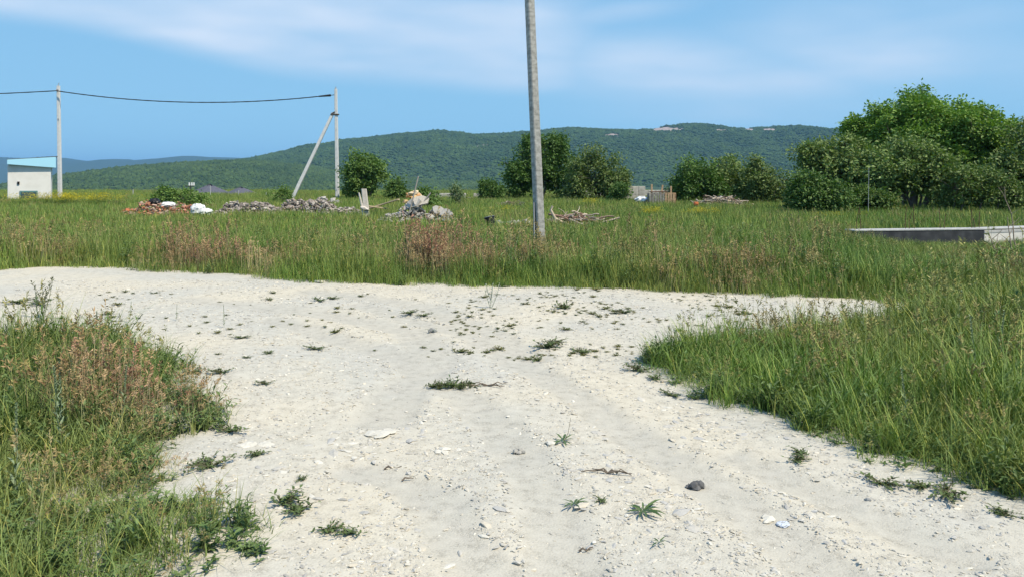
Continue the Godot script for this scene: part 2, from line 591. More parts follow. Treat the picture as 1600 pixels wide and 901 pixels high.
func hill(called: String, label: String, prof: Array, dist: float, depth: float, cols: int, rows: int, from: float, to: float, mat: Material, scars: Array, wood: Dictionary):
	var v := PackedVector3Array(); v.resize(cols * rows)
	var c := PackedColorArray(); c.resize(cols * rows)
	var n := PackedVector3Array(); n.resize(cols * rows)
	var spur := FastNoiseLite.new(); spur.seed = int(dist); spur.frequency = 1.0; spur.fractal_octaves = 4
	var top := func(px: float, t: float) -> Vector3:
		var z := -(dist - depth * (1.0 - t))
		var hh := (HZ - profile_at(prof, px) - (1.8 if dist < 5000.0 else 0.0)) / F * dist + EYE
		var f := sin(clampf(t, 0.0, 1.0) * PI * 0.5) if t <= 1.0 else 1.0 - (t - 1.0) * 0.9
		f = pow(f, 1.15)
		var s := spur.get_noise_2d(px / 210.0, t * 1.3 + 4.0) * 0.17 * hh * sin(clampf(t, 0.0, 1.0) * PI) + spur.get_noise_2d(px / 26.0, t * 9.0) * 0.012 * hh * (1.0 - absf(t - 1.0) * 0.3)
		return Vector3((px - 800.0) / F * dist, -62.0 + (hh + 62.0) * f + s, z)
	var bare := func(p: Vector3) -> bool:
		var qx := 800.0 + F * p.x / -p.z
		var qy := HZ - F * (p.y - EYE) / -p.z
		for s in scars:
			if absf(qx - s[0]) / s[2] + absf(qy - s[1]) / s[3] < 1.0 + fine_noise.get_noise_2d(qx * 0.2, qy * 0.6) * 0.8: return true
		return false
	for b in rows:
		for a in cols:
			var px := lerpf(from, to, a / float(cols - 1))
			var t := 1.25 * b / float(rows - 1)
			v[b * cols + a] = top.call(px, t)
			c[b * cols + a] = Color(0.52, 0.43, 0.38) if bare.call(v[b * cols + a]) else Color(0.06, 0.105, 0.033)
	for b in rows:
		for a in cols:
			var nn := (v[b * cols + mini(a + 1, cols - 1)] - v[b * cols + maxi(a - 1, 0)]).cross(v[mini(b + 1, rows - 1) * cols + a] - v[maxi(b - 1, 0) * cols + a])
			n[b * cols + a] = (nn if nn.y > 0 else -nn).normalized()
	var idx := PackedInt32Array()
	for b in rows - 1:
		for a in cols - 1:
			var k := b * cols + a
			idx.append_array(PackedInt32Array([k, k + cols, k + cols + 1, k, k + cols + 1, k + 1]))
	var arr := []
	arr.resize(Mesh.ARRAY_MAX)
	arr[Mesh.ARRAY_VERTEX] = v; arr[Mesh.ARRAY_NORMAL] = n; arr[Mesh.ARRAY_COLOR] = c; arr[Mesh.ARRAY_INDEX] = idx
	var m := ArrayMesh.new()
	m.add_surface_from_arrays(Mesh.PRIMITIVE_TRIANGLES, arr)
	var o := part(self, called, m, mat)
	tag(o, label, "hill", "", "structure")
	if wood.is_empty(): return
	var mb := MB.new()
	for k in 3:
		chunk(mb, Transform3D(Basis.from_scale(Vector3(1, 0.9, 1) * (1.0 - 0.2 * k)), Vector3(rng.randf_range(-0.8, 0.8), rng.randf_range(0, 0.3), rng.randf_range(-0.8, 0.8)) * float(mini(k, 1))), Color.WHITE, 0.28)
	var blob := mb.mesh()
	var buf := PackedFloat32Array()
	for k in wood.count:
		var px := rng.randf_range(wood.from, wood.to)
		var t := pow(rng.randf(), 0.9) * 1.04
		var p: Vector3 = top.call(px, t)
		if bare.call(p): continue
		var s: float = wood.size * rng.randf_range(0.5, 1.2) * (1.5 if rng.randf() < 0.06 else 1.0)
		var patch := spur.get_noise_2d(px / 60.0 + 9.0, t * 5.0) * 0.5 + 0.5
		var col: Color = wood.a.lerp(wood.b, clampf(patch + rng.randf_range(-0.3, 0.3), 0.0, 1.0)) * rng.randf_range(0.75, 1.2)
		put(buf, Basis(Vector3.UP, rng.randf() * TAU).scaled_local(Vector3(s, s * rng.randf_range(0.7, 1.1), s)), p + Vector3(0, s * 0.1, 0), col)
	var w := scatter(self, "hill_forest", blob, plain("forest_canopy", Color.WHITE, 1.0), buf)
	tag(w, wood.label, "forest", "", "stuff")

func build_hills():
	var mat := textured("wooded_slope", [[0.0, 0.5, 1.0], [Color(0.45, 0.45, 0.45), Color(0.7, 0.7, 0.7), Color(1.0, 1.0, 1.0)]], grain(512, 0.02, 5, 51), null, 0.006, 0.0)
	hill("far_ridge", "distant blue mountain ridge beyond the green hills", [[-1500, 252], [-700, 240], [-300, 250], [0, 246], [60, 248], [100, 247], [140, 252], [165, 253], [200, 249], [215, 251], [250, 249], [310, 245], [345, 247], [400, 249], [520, 240], [900, 236], [1500, 240], [2600, 250]], 11000.0, 3000.0, 500, 26, -1500, 2600, mat, [], {})
	hill("wooded_hill", "long wooded hill with pale quarry scars along its ridge", [[-900, 292], [100, 290], [300, 270], [380, 254], [432, 249], [478, 237], [520, 226], [570, 217], [620, 212], [650, 210], [690, 208], [712, 210], [740, 211], [790, 208], [830, 205], [880, 200], [910, 201], [945, 203], [990, 205], [1020, 201], [1060, 197], [1090, 196], [1125, 201], [1160, 200], [1200, 199], [1250, 202], [1300, 209], [1400, 222], [1600, 238], [2000, 262], [2600, 285]], 4300.0, 1900.0, 620, 60, -900, 2600, mat,
		[[1040, 202, 36, 4.5], [1170, 203, 16, 3.0], [1203, 203, 18, 3.0], [1126, 204, 14, 2.5], [957, 211, 15, 2.4], [755, 227, 16, 1.2]],
		{"count": 115000, "from": 60.0, "to": 1760.0, "size": 6.2, "a": Color(0.026, 0.056, 0.016), "b": Color(0.068, 0.115, 0.03), "label": "dense forest covering the long wooded hill"})
	hill("low_hill", "low green hill in front of the blue ridge", [[-900, 285], [-300, 275], [0, 288], [90, 287], [140, 279], [200, 265], [260, 257], [310, 253], [360, 250], [420, 251], [470, 257], [560, 270], [700, 282], [900, 290], [1400, 292], [1800, 290]], 2600.0, 1000.0, 420, 44, -900, 1800, mat, [],
		{"count": 34000, "from": -40.0, "to": 800.0, "size": 4.6, "a": Color(0.03, 0.06, 0.016), "b": Color(0.075, 0.12, 0.032), "label": "scrubby forest covering the low green hill"})

# ---------------------------------------------------------------- poles and cable
func shaft(mb: MB, foot: Vector3, head: Vector3, w0: float, d0: float, w1: float, d1: float, yaw: float, col: Color):
	# a tapered concrete post of trapezoid section with chamfered corners
	var loops := []
	for e in [[foot, w0, d0], [head, w1, d1]]:
		var lp := []
		var w: float = e[1] * 0.5
		var d: float = e[2] * 0.5
		var b := 0.018
		for q in [Vector3(w * 0.9 - b, 0, d), Vector3(w * 0.9, 0, d - b), Vector3(w, 0, -d + b), Vector3(w - b, 0, -d), Vector3(-w + b, 0, -d), Vector3(-w, 0, -d + b), Vector3(-w * 0.9, 0, d - b), Vector3(-w * 0.9 + b, 0, d)]:
			lp.append(e[0] + Basis(Vector3.UP, yaw) * q)
		loops.append(lp)
	var parts := 6
	for k in parts:
		for q in 8:
			var a: Vector3 = loops[0][q].lerp(loops[1][q], k / float(parts))
			var b2: Vector3 = loops[0][q].lerp(loops[1][q], (k + 1) / float(parts))
			var c2: Vector3 = loops[0][(q + 1) % 8].lerp(loops[1][(q + 1) % 8], (k + 1) / float(parts))
			var d2: Vector3 = loops[0][(q + 1) % 8].lerp(loops[1][(q + 1) % 8], k / float(parts))
			mb.quad(a, b2, c2, d2, col)
	for q in range(1, 7):
		mb.tri(loops[1][0], loops[1][q + 1], loops[1][q], col)

func build_poles():
	var conc := textured("pole_concrete", [[0.0, 0.45, 0.6, 1.0], [Color(0.17, 0.17, 0.155), Color(0.33, 0.33, 0.305), Color(0.40, 0.395, 0.37), Color(0.50, 0.495, 0.47)]], grain(512, 0.02, 5, 61), grain(256, 0.08, 3, 62), 0.9, 0.35, 0.85)
	var white := textured("pale_pole_concrete", [[0.0, 0.5, 1.0], [Color(0.50, 0.51, 0.50), Color(0.62, 0.625, 0.61), Color(0.69, 0.69, 0.68)]], grain(256, 0.02, 4, 63), null, 0.7, 0.0, 0.85)
	var steel := plain("galvanised_steel", Color(0.35, 0.36, 0.37), 0.5, false)
	var dark := plain("dark_cable", Color(0.03, 0.032, 0.036), 0.6, false)
	# the near pole
	var p := at_depth(847, 16.0)
	var t := thing("power_pole", "bare grey concrete power pole standing in grass beside the gravel", "pole", p)
	var mb := MB.new()
	shaft(mb, Vector3(0, -0.5, 0), Vector3(-0.36, 7.8, 0.05), 0.185, 0.175, 0.155, 0.15, deg_to_rad(26), Color.WHITE)
	part(t, "shaft", mb.mesh(), conc)
	mb = MB.new()
	tube(mb, [Vector3(-0.125, 0.0, 0.06), Vector3(-0.135, 1.1, 0.05), Vector3(-0.17, 2.6, 0.05), Vector3(-0.36, 7.5, 0.06)], [0.008, 0.008, 0.008, 0.008], 6, Color.WHITE)
	part(t, "earthing_wire", mb.mesh(), dark)
	mb = MB.new()
	tube(mb, [Vector3(-0.155, 0.15, 0.07), Vector3(-0.165, 1.15, 0.07)], [0.016, 0.016], 6, Color.WHITE)
	part(t, "wire_guard", mb.mesh(), steel)
	for y in [5.9, 6.9]:
		mb = MB.new()
		box(mb, Transform3D(Basis(Vector3.UP, deg_to_rad(26)), Vector3(-0.04 - 0.36 * y / 7.8, y, 0.0)), Vector3(0.2, 0.05, 0.2), Color.WHITE)
		part(t, "clamp_band", mb.mesh(), steel)
	# left pole
	var d1 := 62.0
	var p1 := at_depth(93, d1)
	var h1 := height_for(134, d1) - p1.y
	t = thing("power_pole", "slim pale concrete power pole beside the white hut", "pole", p1)
	mb = MB.new()
	shaft(mb, Vector3(0, -0.4, 0), Vector3(-0.13, h1, 0), 0.29, 0.26, 0.22, 0.2, 0.12, Color.WHITE)
	part(t, "shaft", mb.mesh(), white)
	mb = MB.new()
	box(mb, Transform3D(Basis.IDENTITY, Vector3(-0.13, h1 - 0.32, 0.14)), Vector3(0.14, 0.1, 0.08), Color.WHITE)
	tube(mb, [Vector3(-0.13, h1 - 0.3, 0.15), Vector3(-0.13, h1 - 0.33, 0.3), Vector3(-0.12, h1 - 0.42, 0.3)], [0.02, 0.02, 0.02], 6, Color.WHITE)
	part(t, "cable_hook", mb.mesh(), steel)
	mb = MB.new()
	tube(mb, [Vector3(-0.13, h1, 0.03), Vector3(-0.1, h1 + 0.14, 0.03), Vector3(-0.04, h1 + 0.22, 0.03)], [0.035, 0.03, 0.02], 6, Color.WHITE)
	part(t, "top_fitting", mb.mesh(), steel)
	mb = MB.new()
	box(mb, Transform3D(Basis.IDENTITY, Vector3(-0.06, h1 - 2.6, 0.125)), Vector3(0.1, 0.12, 0.03), Color.WHITE)
	part(t, "number_plate", mb.mesh(), steel)
	var hook1 := p1 + Vector3(-0.12, h1 - 0.42, 0.3)
	# braced pole
	var d2 := 60.0
	var p2 := at_depth(527, d2)
	var h2 := height_for(139, d2) - p2.y
	t = thing("braced_power_pole", "pale concrete power pole propped by a slanting strut", "pole", p2)
	mb = MB.new()
	shaft(mb, Vector3(0, -0.4, 0), Vector3(-0.13, h2, 0), 0.29, 0.26, 0.21, 0.2, 0.05, Color.WHITE)
	part(t, "shaft", mb.mesh(), white)
	mb = MB.new()
	var foot := at_depth(452, d2 - 0.6) - p2
	shaft(mb, foot - Vector3(0, 0.3, 0), Vector3(-0.33, height_for(176, d2) - p2.y, 0.0), 0.30, 0.27, 0.24, 0.22, 0.1, Color.WHITE)
	part(t, "strut", mb.mesh(), white)
	mb = MB.new()
	var cy := height_for(179, d2) - p2.y
	box(mb, Transform3D(Basis.IDENTITY, Vector3(-0.2, cy, 0.0)), Vector3(0.6, 0.1, 0.32), Color.WHITE, 0.02)
	box(mb, Transform3D(Basis(Vector3.BACK, 0.5), Vector3(-0.3, cy + 0.12, 0.0)), Vector3(0.32, 0.08, 0.3), Color.WHITE, 0.02)
	part(t, "clamp", mb.mesh(), plain("rusty_steel", Color(0.10, 0.085, 0.07), 0.8, false))
	mb = MB.new()
	var cz := Vector3(-0.5, height_for(149, d2) - p2.y, 0.0)
	tube(mb, [Vector3(-0.1, cz.y + 0.05, 0), cz], [0.03, 0.02], 6, Color.WHITE)
	tube(mb, [cz, cz + Vector3(-0.9, -0.08, 0)], [0.09, 0.05], 6, Color.WHITE)
	part(t, "dead_end_fitting", mb.mesh(), dark)
	mb = MB.new()
	tube(mb, [Vector3(-0.13, h2, 0), Vector3(-0.12, h2 + 0.16, 0)], [0.05, 0.03], 6, Color.WHITE)
	part(t, "top_fitting", mb.mesh(), steel)
	var dead := p2 + cz + Vector3(-0.9, -0.08, 0)
	# cables
	for s in [[hook1, dead, height_for(158, 60.0), "sagging black overhead cable between the two pale poles", 0.55], [hook1 + Vector3(-34.0, 0.2, 0.0), hook1, 0.0, "black overhead cable running from the hut's pole away from the braced pole", 0.0]]:
		mb = MB.new()
		var a: Vector3 = s[0]
		var b: Vector3 = s[1]
		var pts := []
		var rad := []
		for k in 49:
			var q := k / 48.0
			var m := a.lerp(b, q)
			var sag := 4.0 * q * (1.0 - q)
			m.y -= sag * (((a.y + b.y) * 0.5 - s[2]) if s[2] > 0.0 else 0.55)
			pts.append(m)
			rad.append(0.033 + 0.008 * (k % 2))
		tube(mb, pts, rad, 6, Color.WHITE)
		var o := part(self, "overhead_cable", mb.mesh(), dark)
		tag(o, s[3], "cable")

# ---------------------------------------------------------------- hut
func build_hut():
	var d := 57.0
	var s := d / F * 0.857
	var p := at_depth(48, d)
	var t := thing("hut", "small white hut with a light blue sloping roof edge", "hut", p, atan2(-p.x, d))
	var white := textured("white_plaster", [[0.0, 0.5, 1.0], [Color(0.66, 0.65, 0.60), Color(0.74, 0.73, 0.69), Color(0.78, 0.77, 0.73)]], grain(256, 0.015, 4, 71), null, 0.3, 0.0)
	var blue := plain("blue_sheet", Color(0.38, 0.70, 0.86), 0.5, false)
	var w := 68.0 * s
	var yt := height_for(258, d) - p.y
	var mb := MB.new()
	box(mb, Transform3D(Basis(Vector3.UP, -0.06), Vector3(-0.05, yt * 0.5 - 0.2, -1.1)), Vector3(w, yt + 0.4, 2.2), Color.WHITE, 0.03)
	part(t, "wall", mb.mesh(), white)
	# roof: a sheet-faced box, its top edge rising to the right and its lower edge dropping there
	mb = MB.new()
	var x0 := (11.0 - 48.0) * s
	var x1 := (87.0 - 48.0) * s
	var ya := height_for(250, d) - p.y
	var yb := height_for(245, d) - p.y
	var la := height_for(257, d) - p.y
	var lb := height_for(262, d) - p.y
	var f := 0.28
	var bk := -2.4
	var a0 := Vector3(x0, la, f); var a1 := Vector3(x0, ya, f); var b1 := Vector3(x1, yb, f); var b0 := Vector3(x1, lb, f)
	var g := Vector3(0, 0, bk - f)
	mb.quad(a0, a1, b1, b0, Color.WHITE)
	mb.quad(a1, a1 + g, b1 + g, b1, Color.WHITE)
	mb.quad(b0, b1, b1 + g, b0 + g, Color.WHITE)
	mb.quad(a0 + g, a1 + g, a1, a0, Color.WHITE)
	mb.quad(b0 + g, b1 + g, a1 + g, a0 + g, Color.WHITE)
	mb.quad(a0, b0, b0 + g, a0 + g, Color.WHITE)
	var roof := part(t, "roof", mb.mesh(), blue)
	mb = MB.new()
	for k in 10:
		var q := k / 9.0
		box(mb, Transform3D(Basis(Vector3.BACK, 0.03 + rng.randf_range(-0.05, 0.05)), Vector3(lerpf(x0 + 0.2, x1 - 0.1, q), lerpf(ya, yb, q) + 0.03, -1.1)), Vector3(0.42, 0.04, 2.7), Color.WHITE)
	part(roof, "roof_sheet", mb.mesh(), plain("dark_roof_sheet", Color(0.10, 0.12, 0.14), 0.6, false))
	mb = MB.new()
	var wy := height_for(305, d) - p.y
	box(mb, Transform3D(Basis(Vector3.UP, -0.06), Vector3((44 - 48) * s, wy + 0.0, 0.04)), Vector3(1.1, 0.62, 0.06), Color.WHITE, 0.01)
	var win := part(t, "window", mb.mesh(), plain("window_frame_green", Color(0.12, 0.24, 0.24), 0.5, false))
	mb = MB.new()
	box(mb, Transform3D(Basis(Vector3.UP, -0.06), Vector3((44 - 48) * s, wy - 0.02, 0.075)), Vector3(0.94, 0.46, 0.02), Color.WHITE)
	part(win, "pane", mb.mesh(), plain("dull_pane", Color(0.06, 0.10, 0.11), 0.15, false))
	mb = MB.new()
	box(mb, Transform3D(Basis.IDENTITY, Vector3((28 - 48) * s, height_for(286, d) - p.y, -0.02)), Vector3(0.14, 0.2, 0.1), Color.WHITE)
	part(t, "vent", mb.mesh(), plain("vent_dark", Color(0.02, 0.02, 0.02), 0.8, false))

# ---------------------------------------------------------------- foundation at the right
func build_foundation():
	var conc := textured("foundation_concrete", [[0.0, 0.5, 1.0], [Color(0.52, 0.50, 0.46), Color(0.64, 0.62, 0.575), Color(0.72, 0.70, 0.65)]], grain(256, 0.02, 5, 81), grain(256, 0.06, 3, 82), 0.5, 0.6)
	var dark_face := textured("dark_wall_face", [[0.0, 0.5, 1.0], [Color(0.028, 0.031, 0.036), Color(0.045, 0.048, 0.053), Color(0.08, 0.083, 0.088)]], grain(256, 0.02, 5, 83), null, 0.6, 0.0, 0.7)  # near-black colour for the left wall alone; the right wall stays pale
	var cap := textured("foundation_cap", [[0.0, 0.5, 1.0], [Color(0.33, 0.34, 0.33), Color(0.42, 0.42, 0.41), Color(0.50, 0.50, 0.48)]], grain(256, 0.03, 5, 84), null, 0.6, 0.0)
	var c := at_depth(1539, 19.4)
	var t := thing("foundation", "low concrete foundation, one side dark, the other bare", "foundation", c)
	var top := height_for(357, 19.4) - c.y
	var l := at_depth(1336, 18.8) - c
	var r := at_depth(1760, 21.6) - c
	l.y = 0.0; r.y = 0.0
	for q in [[l, dark_face, "dark_wall", 0.0], [r, conc, "bare_wall", 0.0]]:
		var e: Vector3 = q[0]
		var ang := atan2(-e.z, e.x)
		var mb := MB.new()
		var th := 0.38
		var nrm := Vector3(e.z, 0, -e.x).normalized()
		if nrm.z > 0.0: nrm = -nrm
		var mid := e * 0.5 + nrm * th * 0.5
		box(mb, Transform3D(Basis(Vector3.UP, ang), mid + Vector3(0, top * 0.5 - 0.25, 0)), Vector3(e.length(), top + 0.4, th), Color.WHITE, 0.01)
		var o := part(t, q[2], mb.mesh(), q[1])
		mb = MB.new()
		box(mb, Transform3D(Basis(Vector3.UP, ang), mid + Vector3(0, top - 0.018, 0)), Vector3(e.length() + 0.02, 0.04, th + 0.02), Color.WHITE, 0.008)
		part(o, "cap", mb.mesh(), cap)
		if q[2] == "bare_wall":
			mb = MB.new()
			box(mb, Transform3D(Basis(Vector3.UP, ang), mid + Vector3(0, top - 0.085, 0)), Vector3(e.length() + 0.01, 0.07, th + 0.02), Color.WHITE, 0.008)
			part(o, "grey_band", mb.mesh(), cap)
	var rust := plain("rusty_rebar", Color(0.11, 0.065, 0.045), 0.9, false)
	for q in [[0.97, 0.55], [0.94, 0.62], [0.6, 0.6], [0.57, 0.5], [0.53, 0.66], [0.02, 0.5], [0.05, 0.34], [0.08, 0.55], [0.3, 0.45], [0.33, 0.58]]:
		var mb := MB.new()
		var b: Vector3 = l * q[0] + Vector3(0.05, top - 0.1, -0.2)
		tube(mb, [b, b + Vector3(rng.randf_range(-0.03, 0.03), q[1] * 0.5, 0), b + Vector3(rng.randf_range(-0.07, 0.07), q[1], 0)], [0.008, 0.008, 0.008], 5, Color.WHITE)
		part(t, "rebar", mb.mesh(), rust)
	# dead twigs that lean before it
	var twig := plain("dry_twig", Color(0.30, 0.24, 0.18), 0.9, false)
	for q in [[1578, 416, 14.5, 1546, 366, "long dry twig leaning out of grass against the foundation"], [1592, 346, 17.5, 1570, 292, "bare pale branch rising over the bare foundation wall"], [1583, 400, 15.5, 1576, 340, "forked dead stem standing in front of the foundation"]]:
		var dd: float = q[2]
		var a := at_depth(q[0], dd)
		var b := Vector3((q[3] - 800.0) / F * dd, height_for(q[4], dd), -dd)
		var mb := MB.new()
		var pts := [a - Vector3(0, 0.1, 0)]
		var rad := [0.018]
		for k in range(1, 6):
			var m := a.lerp(b, k / 5.0) + Vector3(rng.randf_range(-0.03, 0.03), rng.randf_range(-0.02, 0.02), rng.randf_range(-0.05, 0.05))
			pts.append(m); rad.append(0.016 - 0.002 * k)
		tube(mb, pts, rad, 5, Color.WHITE)
		for k in [2, 3, 4]:
			var m: Vector3 = pts[k]
			var e := m + Vector3(rng.randf_range(-0.25, 0.25), rng.randf_range(0.1, 0.3), rng.randf_range(-0.1, 0.1))
			tube(mb, [m, m.lerp(e, 0.5) + Vector3(0.02, 0, 0), e], [0.007, 0.006, 0.003], 4, Color.WHITE)
		var o := part(self, "dead_branch", mb.mesh(), twig)
		tag(o, q[5], "branch")

# ---------------------------------------------------------------- low walls, mounds, timber far back
func build_far_walls():
	var block := textured("pale_block", [[0.0, 0.5, 1.0], [Color(0.44, 0.42, 0.37), Color(0.55, 0.525, 0.47), Color(0.62, 0.60, 0.54)]], grain(256, 0.02, 5, 91), null, 0.6, 0.0)
	for q in [["low pale block wall end beside the timber crate", 966, 1008, 291, 55.0, 1.6, 12.0], ["low pale block wall seen between the two middle trees", 880, 1046, 297, 66.0, 1.0, 16.0], ["low pale block wall behind the small pale bush", 680, 764, 302, 62.0, 0.6, 16.0]]:
		var d: float = q[4]
		var a := at_depth(q[1], d)
		var b := at_depth(q[2], d)
		var t := thing("block_wall", q[0], "wall", (a + b) * 0.5)
		var h: float = height_for(q[3], d) - t.position.y
		var w := b.x - a.x
		var courses := int(ceil(h / 0.3)) + 1
		var per := int(ceil(w / 0.6))
		for r in courses:
			for k in per:
				var mb := MB.new()
				var bw := w / per
				if r == courses - 1 and rng.randf() < 0.18: continue
				box(mb, Transform3D(Basis(Vector3.UP, rng.randf_range(-0.01, 0.01)), Vector3(-w * 0.5 + (k + 0.5) * bw, h - (courses - r - 0.5) * 0.3, rng.randf_range(-0.015, 0.015))), Vector3(bw - 0.02, 0.285, 0.4), Color(1, 1, 1) * rng.randf_range(0.85, 1.05), 0.012)
				part(t, "block", mb.mesh(), block)
		var mj := MB.new()
		box(mj, Transform3D(Basis.IDENTITY, Vector3(0, h * 0.5 - 0.25, -0.06)), Vector3(w - 0.1, h - 0.15, 0.3), Color(0.8, 0.8, 0.8))
		part(t, "mortar_core", mj.mesh(), block)
	# slate mounds
	var slate := textured("slate_gravel", [[0.0, 0.5, 1.0], [Color(0.07, 0.075, 0.095), Color(0.10, 0.105, 0.135), Color(0.14, 0.145, 0.17)]], grain(256, 0.04, 5, 95), null, 0.4, 0.0)
	for q in [["larger slate-grey gravel mound beyond the meadow", 328, 42.0, 288, 80.0], ["smaller slate-grey gravel mound beyond the meadow", 376, 38.0, 292, 79.0]]:
		var d: float = q[4]
		var p := at_depth(q[1], d)
		var h := height_for(q[3], d) - p.y
		var r: float = q[2] * d / F
		var mb := MB.new()
		for b in 8:
			for a in 18:
				var quad := []
				for e in [[a, b], [a, b + 1], [a + 1, b + 1], [a + 1, b]]:
					var rr: float = r * e[1] / 8.0
					var an: float = TAU * (e[0] % 18) / 18.0
					var u: float = 1.0 - e[1] / 8.0
					quad.append(Vector3(cos(an) * rr * (1.0 + 0.12 * sin(an * 3.0 + d)), h * pow(u, 1.1) * (1.0 + 0.05 * sin(an * 5.0)) - 0.1 * (1.0 - u), sin(an) * rr))
				mb.quad(quad[0], quad[3], quad[2], quad[1], Color.WHITE)
		var o := part(self, "gravel_mound", mb.mesh(), slate, Transform3D(Basis.IDENTITY, p))
		tag(o, q[0], "mound")
	# thin fence posts in front of the mounds
	var post := plain("fence_post", Color(0.42, 0.43, 0.44), 0.7, false)
	for q in [[207, 296], [328, 290], [372, 298], [415, 300]]:
		var p := at_depth(q[0], 70.0)
		var mb := MB.new()
		tube(mb, [Vector3(0, -0.2, 0), Vector3(0.02, height_for(q[1], 70.0) - p.y, 0)], [0.035, 0.035], 6, Color.WHITE)
		var o := part(self, "fence_post", mb.mesh(), post, Transform3D(Basis.IDENTITY, p))
		tag(o, "thin grey fence post by the slate-grey mounds", "post", "thin fence posts beyond the meadow")
	# post with white insulators
	var ps := at_depth(297, 66.0)
	var t2 := thing("insulator_post", "short dark post with a crossarm of white insulators", "post", ps)
	var hy := height_for(291, 66.0) - ps.y
	var m2 := MB.new()
	tube(m2, [Vector3(0, -0.3, 0), Vector3(0, hy, 0)], [0.05, 0.045], 6, Color.WHITE)
	part(t2, "post", m2.mesh(), plain("dark_post", Color(0.05, 0.05, 0.05), 0.8, false))
	m2 = MB.new()
	box(m2, Transform3D(Basis.IDENTITY, Vector3(-0.05, hy, 0)), Vector3(0.75, 0.07, 0.07), Color.WHITE)
	part(t2, "crossarm", m2.mesh(), mats["dark_post"])
	for x in [-0.1, 0.1, 0.27]:
		m2 = MB.new()
		tube(m2, [Vector3(x, hy + 0.04, 0), Vector3(x, hy + 0.12, 0), Vector3(x, hy + 0.2, 0), Vector3(x, hy + 0.3, 0)], [0.05, 0.085, 0.06, 0.075], 8, Color.WHITE)
		part(t2, "insulator", m2.mesh(), plain("white_ceramic", Color(0.72, 0.73, 0.73), 0.3, false))
	# timber crate of pallets with upright posts
	var wood := textured("new_timber", [[0.0, 0.5, 1.0], [Color(0.32, 0.20, 0.115), Color(0.48, 0.33, 0.20), Color(0.57, 0.42, 0.27)]], grain(256, 0.02, 4, 96), null, 1.2, 0.0)
	var grey := textured("grey_timber", [[0.0, 0.5, 1.0], [Color(0.18, 0.165, 0.15), Color(0.29, 0.27, 0.24), Color(0.38, 0.36, 0.33)]], grain(256, 0.02, 4, 97), null, 1.2, 0.0)
	var d3 := 45.0
	var p3 := at_depth(1034, d3)
	var t3 := thing("timber_crate", "slatted timber crate with three uprights, half grey half tan", "crate", p3)
	var u := d3 / F
	var htop := height_for(301, d3) - p3.y
	for k in 10:
		var mb := MB.new()
		var x := (-19.0 + k * 4.0) * u
		var sh := htop * rng.randf_range(0.94, 1.02)
		box(mb, Transform3D(Basis(Vector3.BACK, rng.randf_range(-0.02, 0.02)), Vector3(x, sh * 0.5 - 0.05, 0.35)), Vector3(0.105, sh + 0.1, 0.025), Color.WHITE, 0.004)
		part(t3, "slat", mb.mesh(), grey if k < 6 else wood)
	for y in [0.14, 0.5, 0.93]:
		var mb := MB.new()
		box(mb, Transform3D(Basis.IDENTITY, Vector3(0, htop * y, 0.31)), Vector3(40 * u, 0.09, 0.04), Color.WHITE, 0.004)
		part(t3, "rail", mb.mesh(), wood)
	for k in 7:
		var mb := MB.new()
		box(mb, Transform3D(Basis.IDENTITY, Vector3((-20.5 if k % 2 else 20.5) * u, htop * 0.5 - 0.03, 0.25 - 0.12 * k)), Vector3(0.025, htop, 0.1), Color.WHITE, 0.004)
		part(t3, "side_slat", mb.mesh(), grey if k % 2 else wood)
	var top_board := MB.new()
	box(top_board, Transform3D(Basis(Vector3.BACK, 0.02), Vector3(-0.2, htop + 0.05, 0.0)), Vector3(0.85, 0.05, 0.7), Color.WHITE, 0.006)
	part(t3, "top_board", top_board.mesh(), plain("brown_board", Color(0.16, 0.10, 0.07), 0.8, false))
	for q in [[-16.0, 288.0, 0.0], [-1.0, 289.0, -0.12], [14.0, 291.0, 0.0]]:
		var mb := MB.new()
		var hh := height_for(q[1], d3) - p3.y
		box(mb, Transform3D(Basis(Vector3.BACK, q[2]), Vector3(q[0] * u, hh * 0.5, 0.1)), Vector3(0.09, hh, 0.09), Color.WHITE, 0.006)
		part(t3, "upright", mb.mesh(), wood)
	# white plastic sheet lying beside the crate
	var sheet := MB.new()
	crumple(sheet, Vector3(0.42, 0.22, 0.3), 9, 31)
	var o2 := part(self, "white_sack", sheet.mesh(), plain("white_plastic", Color(0.72, 0.74, 0.75), 0.45, false), Transform3D(Basis.IDENTITY, at_depth(1003, 45.5) + Vector3(0, 0.35, 0)))
	tag(o2, "white plastic sack slumped beside the timber crate", "sack")
	# thin pale stake before the grove
	var stake := MB.new()
	var sp := at_depth(1357, 32.0)
	tube(stake, [Vector3(0, -0.2, 0), Vector3(0.03, height_for(262, 32.0) - sp.y, 0)], [0.010, 0.008], 6, Color.WHITE)
	var so := part(self, "thin_stake", stake.mesh(), post, Transform3D(Basis.IDENTITY, sp))
	tag(so, "tall thin pale stake standing before the grove of trees", "stake")

func crumple(mb: MB, size: Vector3, res: int, seed_no: int):
	# a slumped sack or sheet: a folded dome
	var f := FastNoiseLite.new()
	f.seed = seed_no; f.frequency = 1.6; f.fractal_octaves = 3; f.fractal_type = FastNoiseLite.FRACTAL_RIDGED
	var at := func(a: int, b: int) -> Vector3:
		var th := TAU * (a % (res * 2)) / float(res * 2)
		var ph := PI * b / float(res)
		var q := Vector3(sin(ph) * cos(th), cos(ph), sin(ph) * sin(th))
		return q * size * (0.82 + 0.32 * f.get_noise_3d(q.x * 1.4, q.y * 1.4, q.z * 1.4))
	for b in res:
		for a in res * 2:
			mb.quad(at.call(a, b), at.call(a + 1, b), at.call(a + 1, b + 1), at.call(a, b + 1), Color.WHITE)

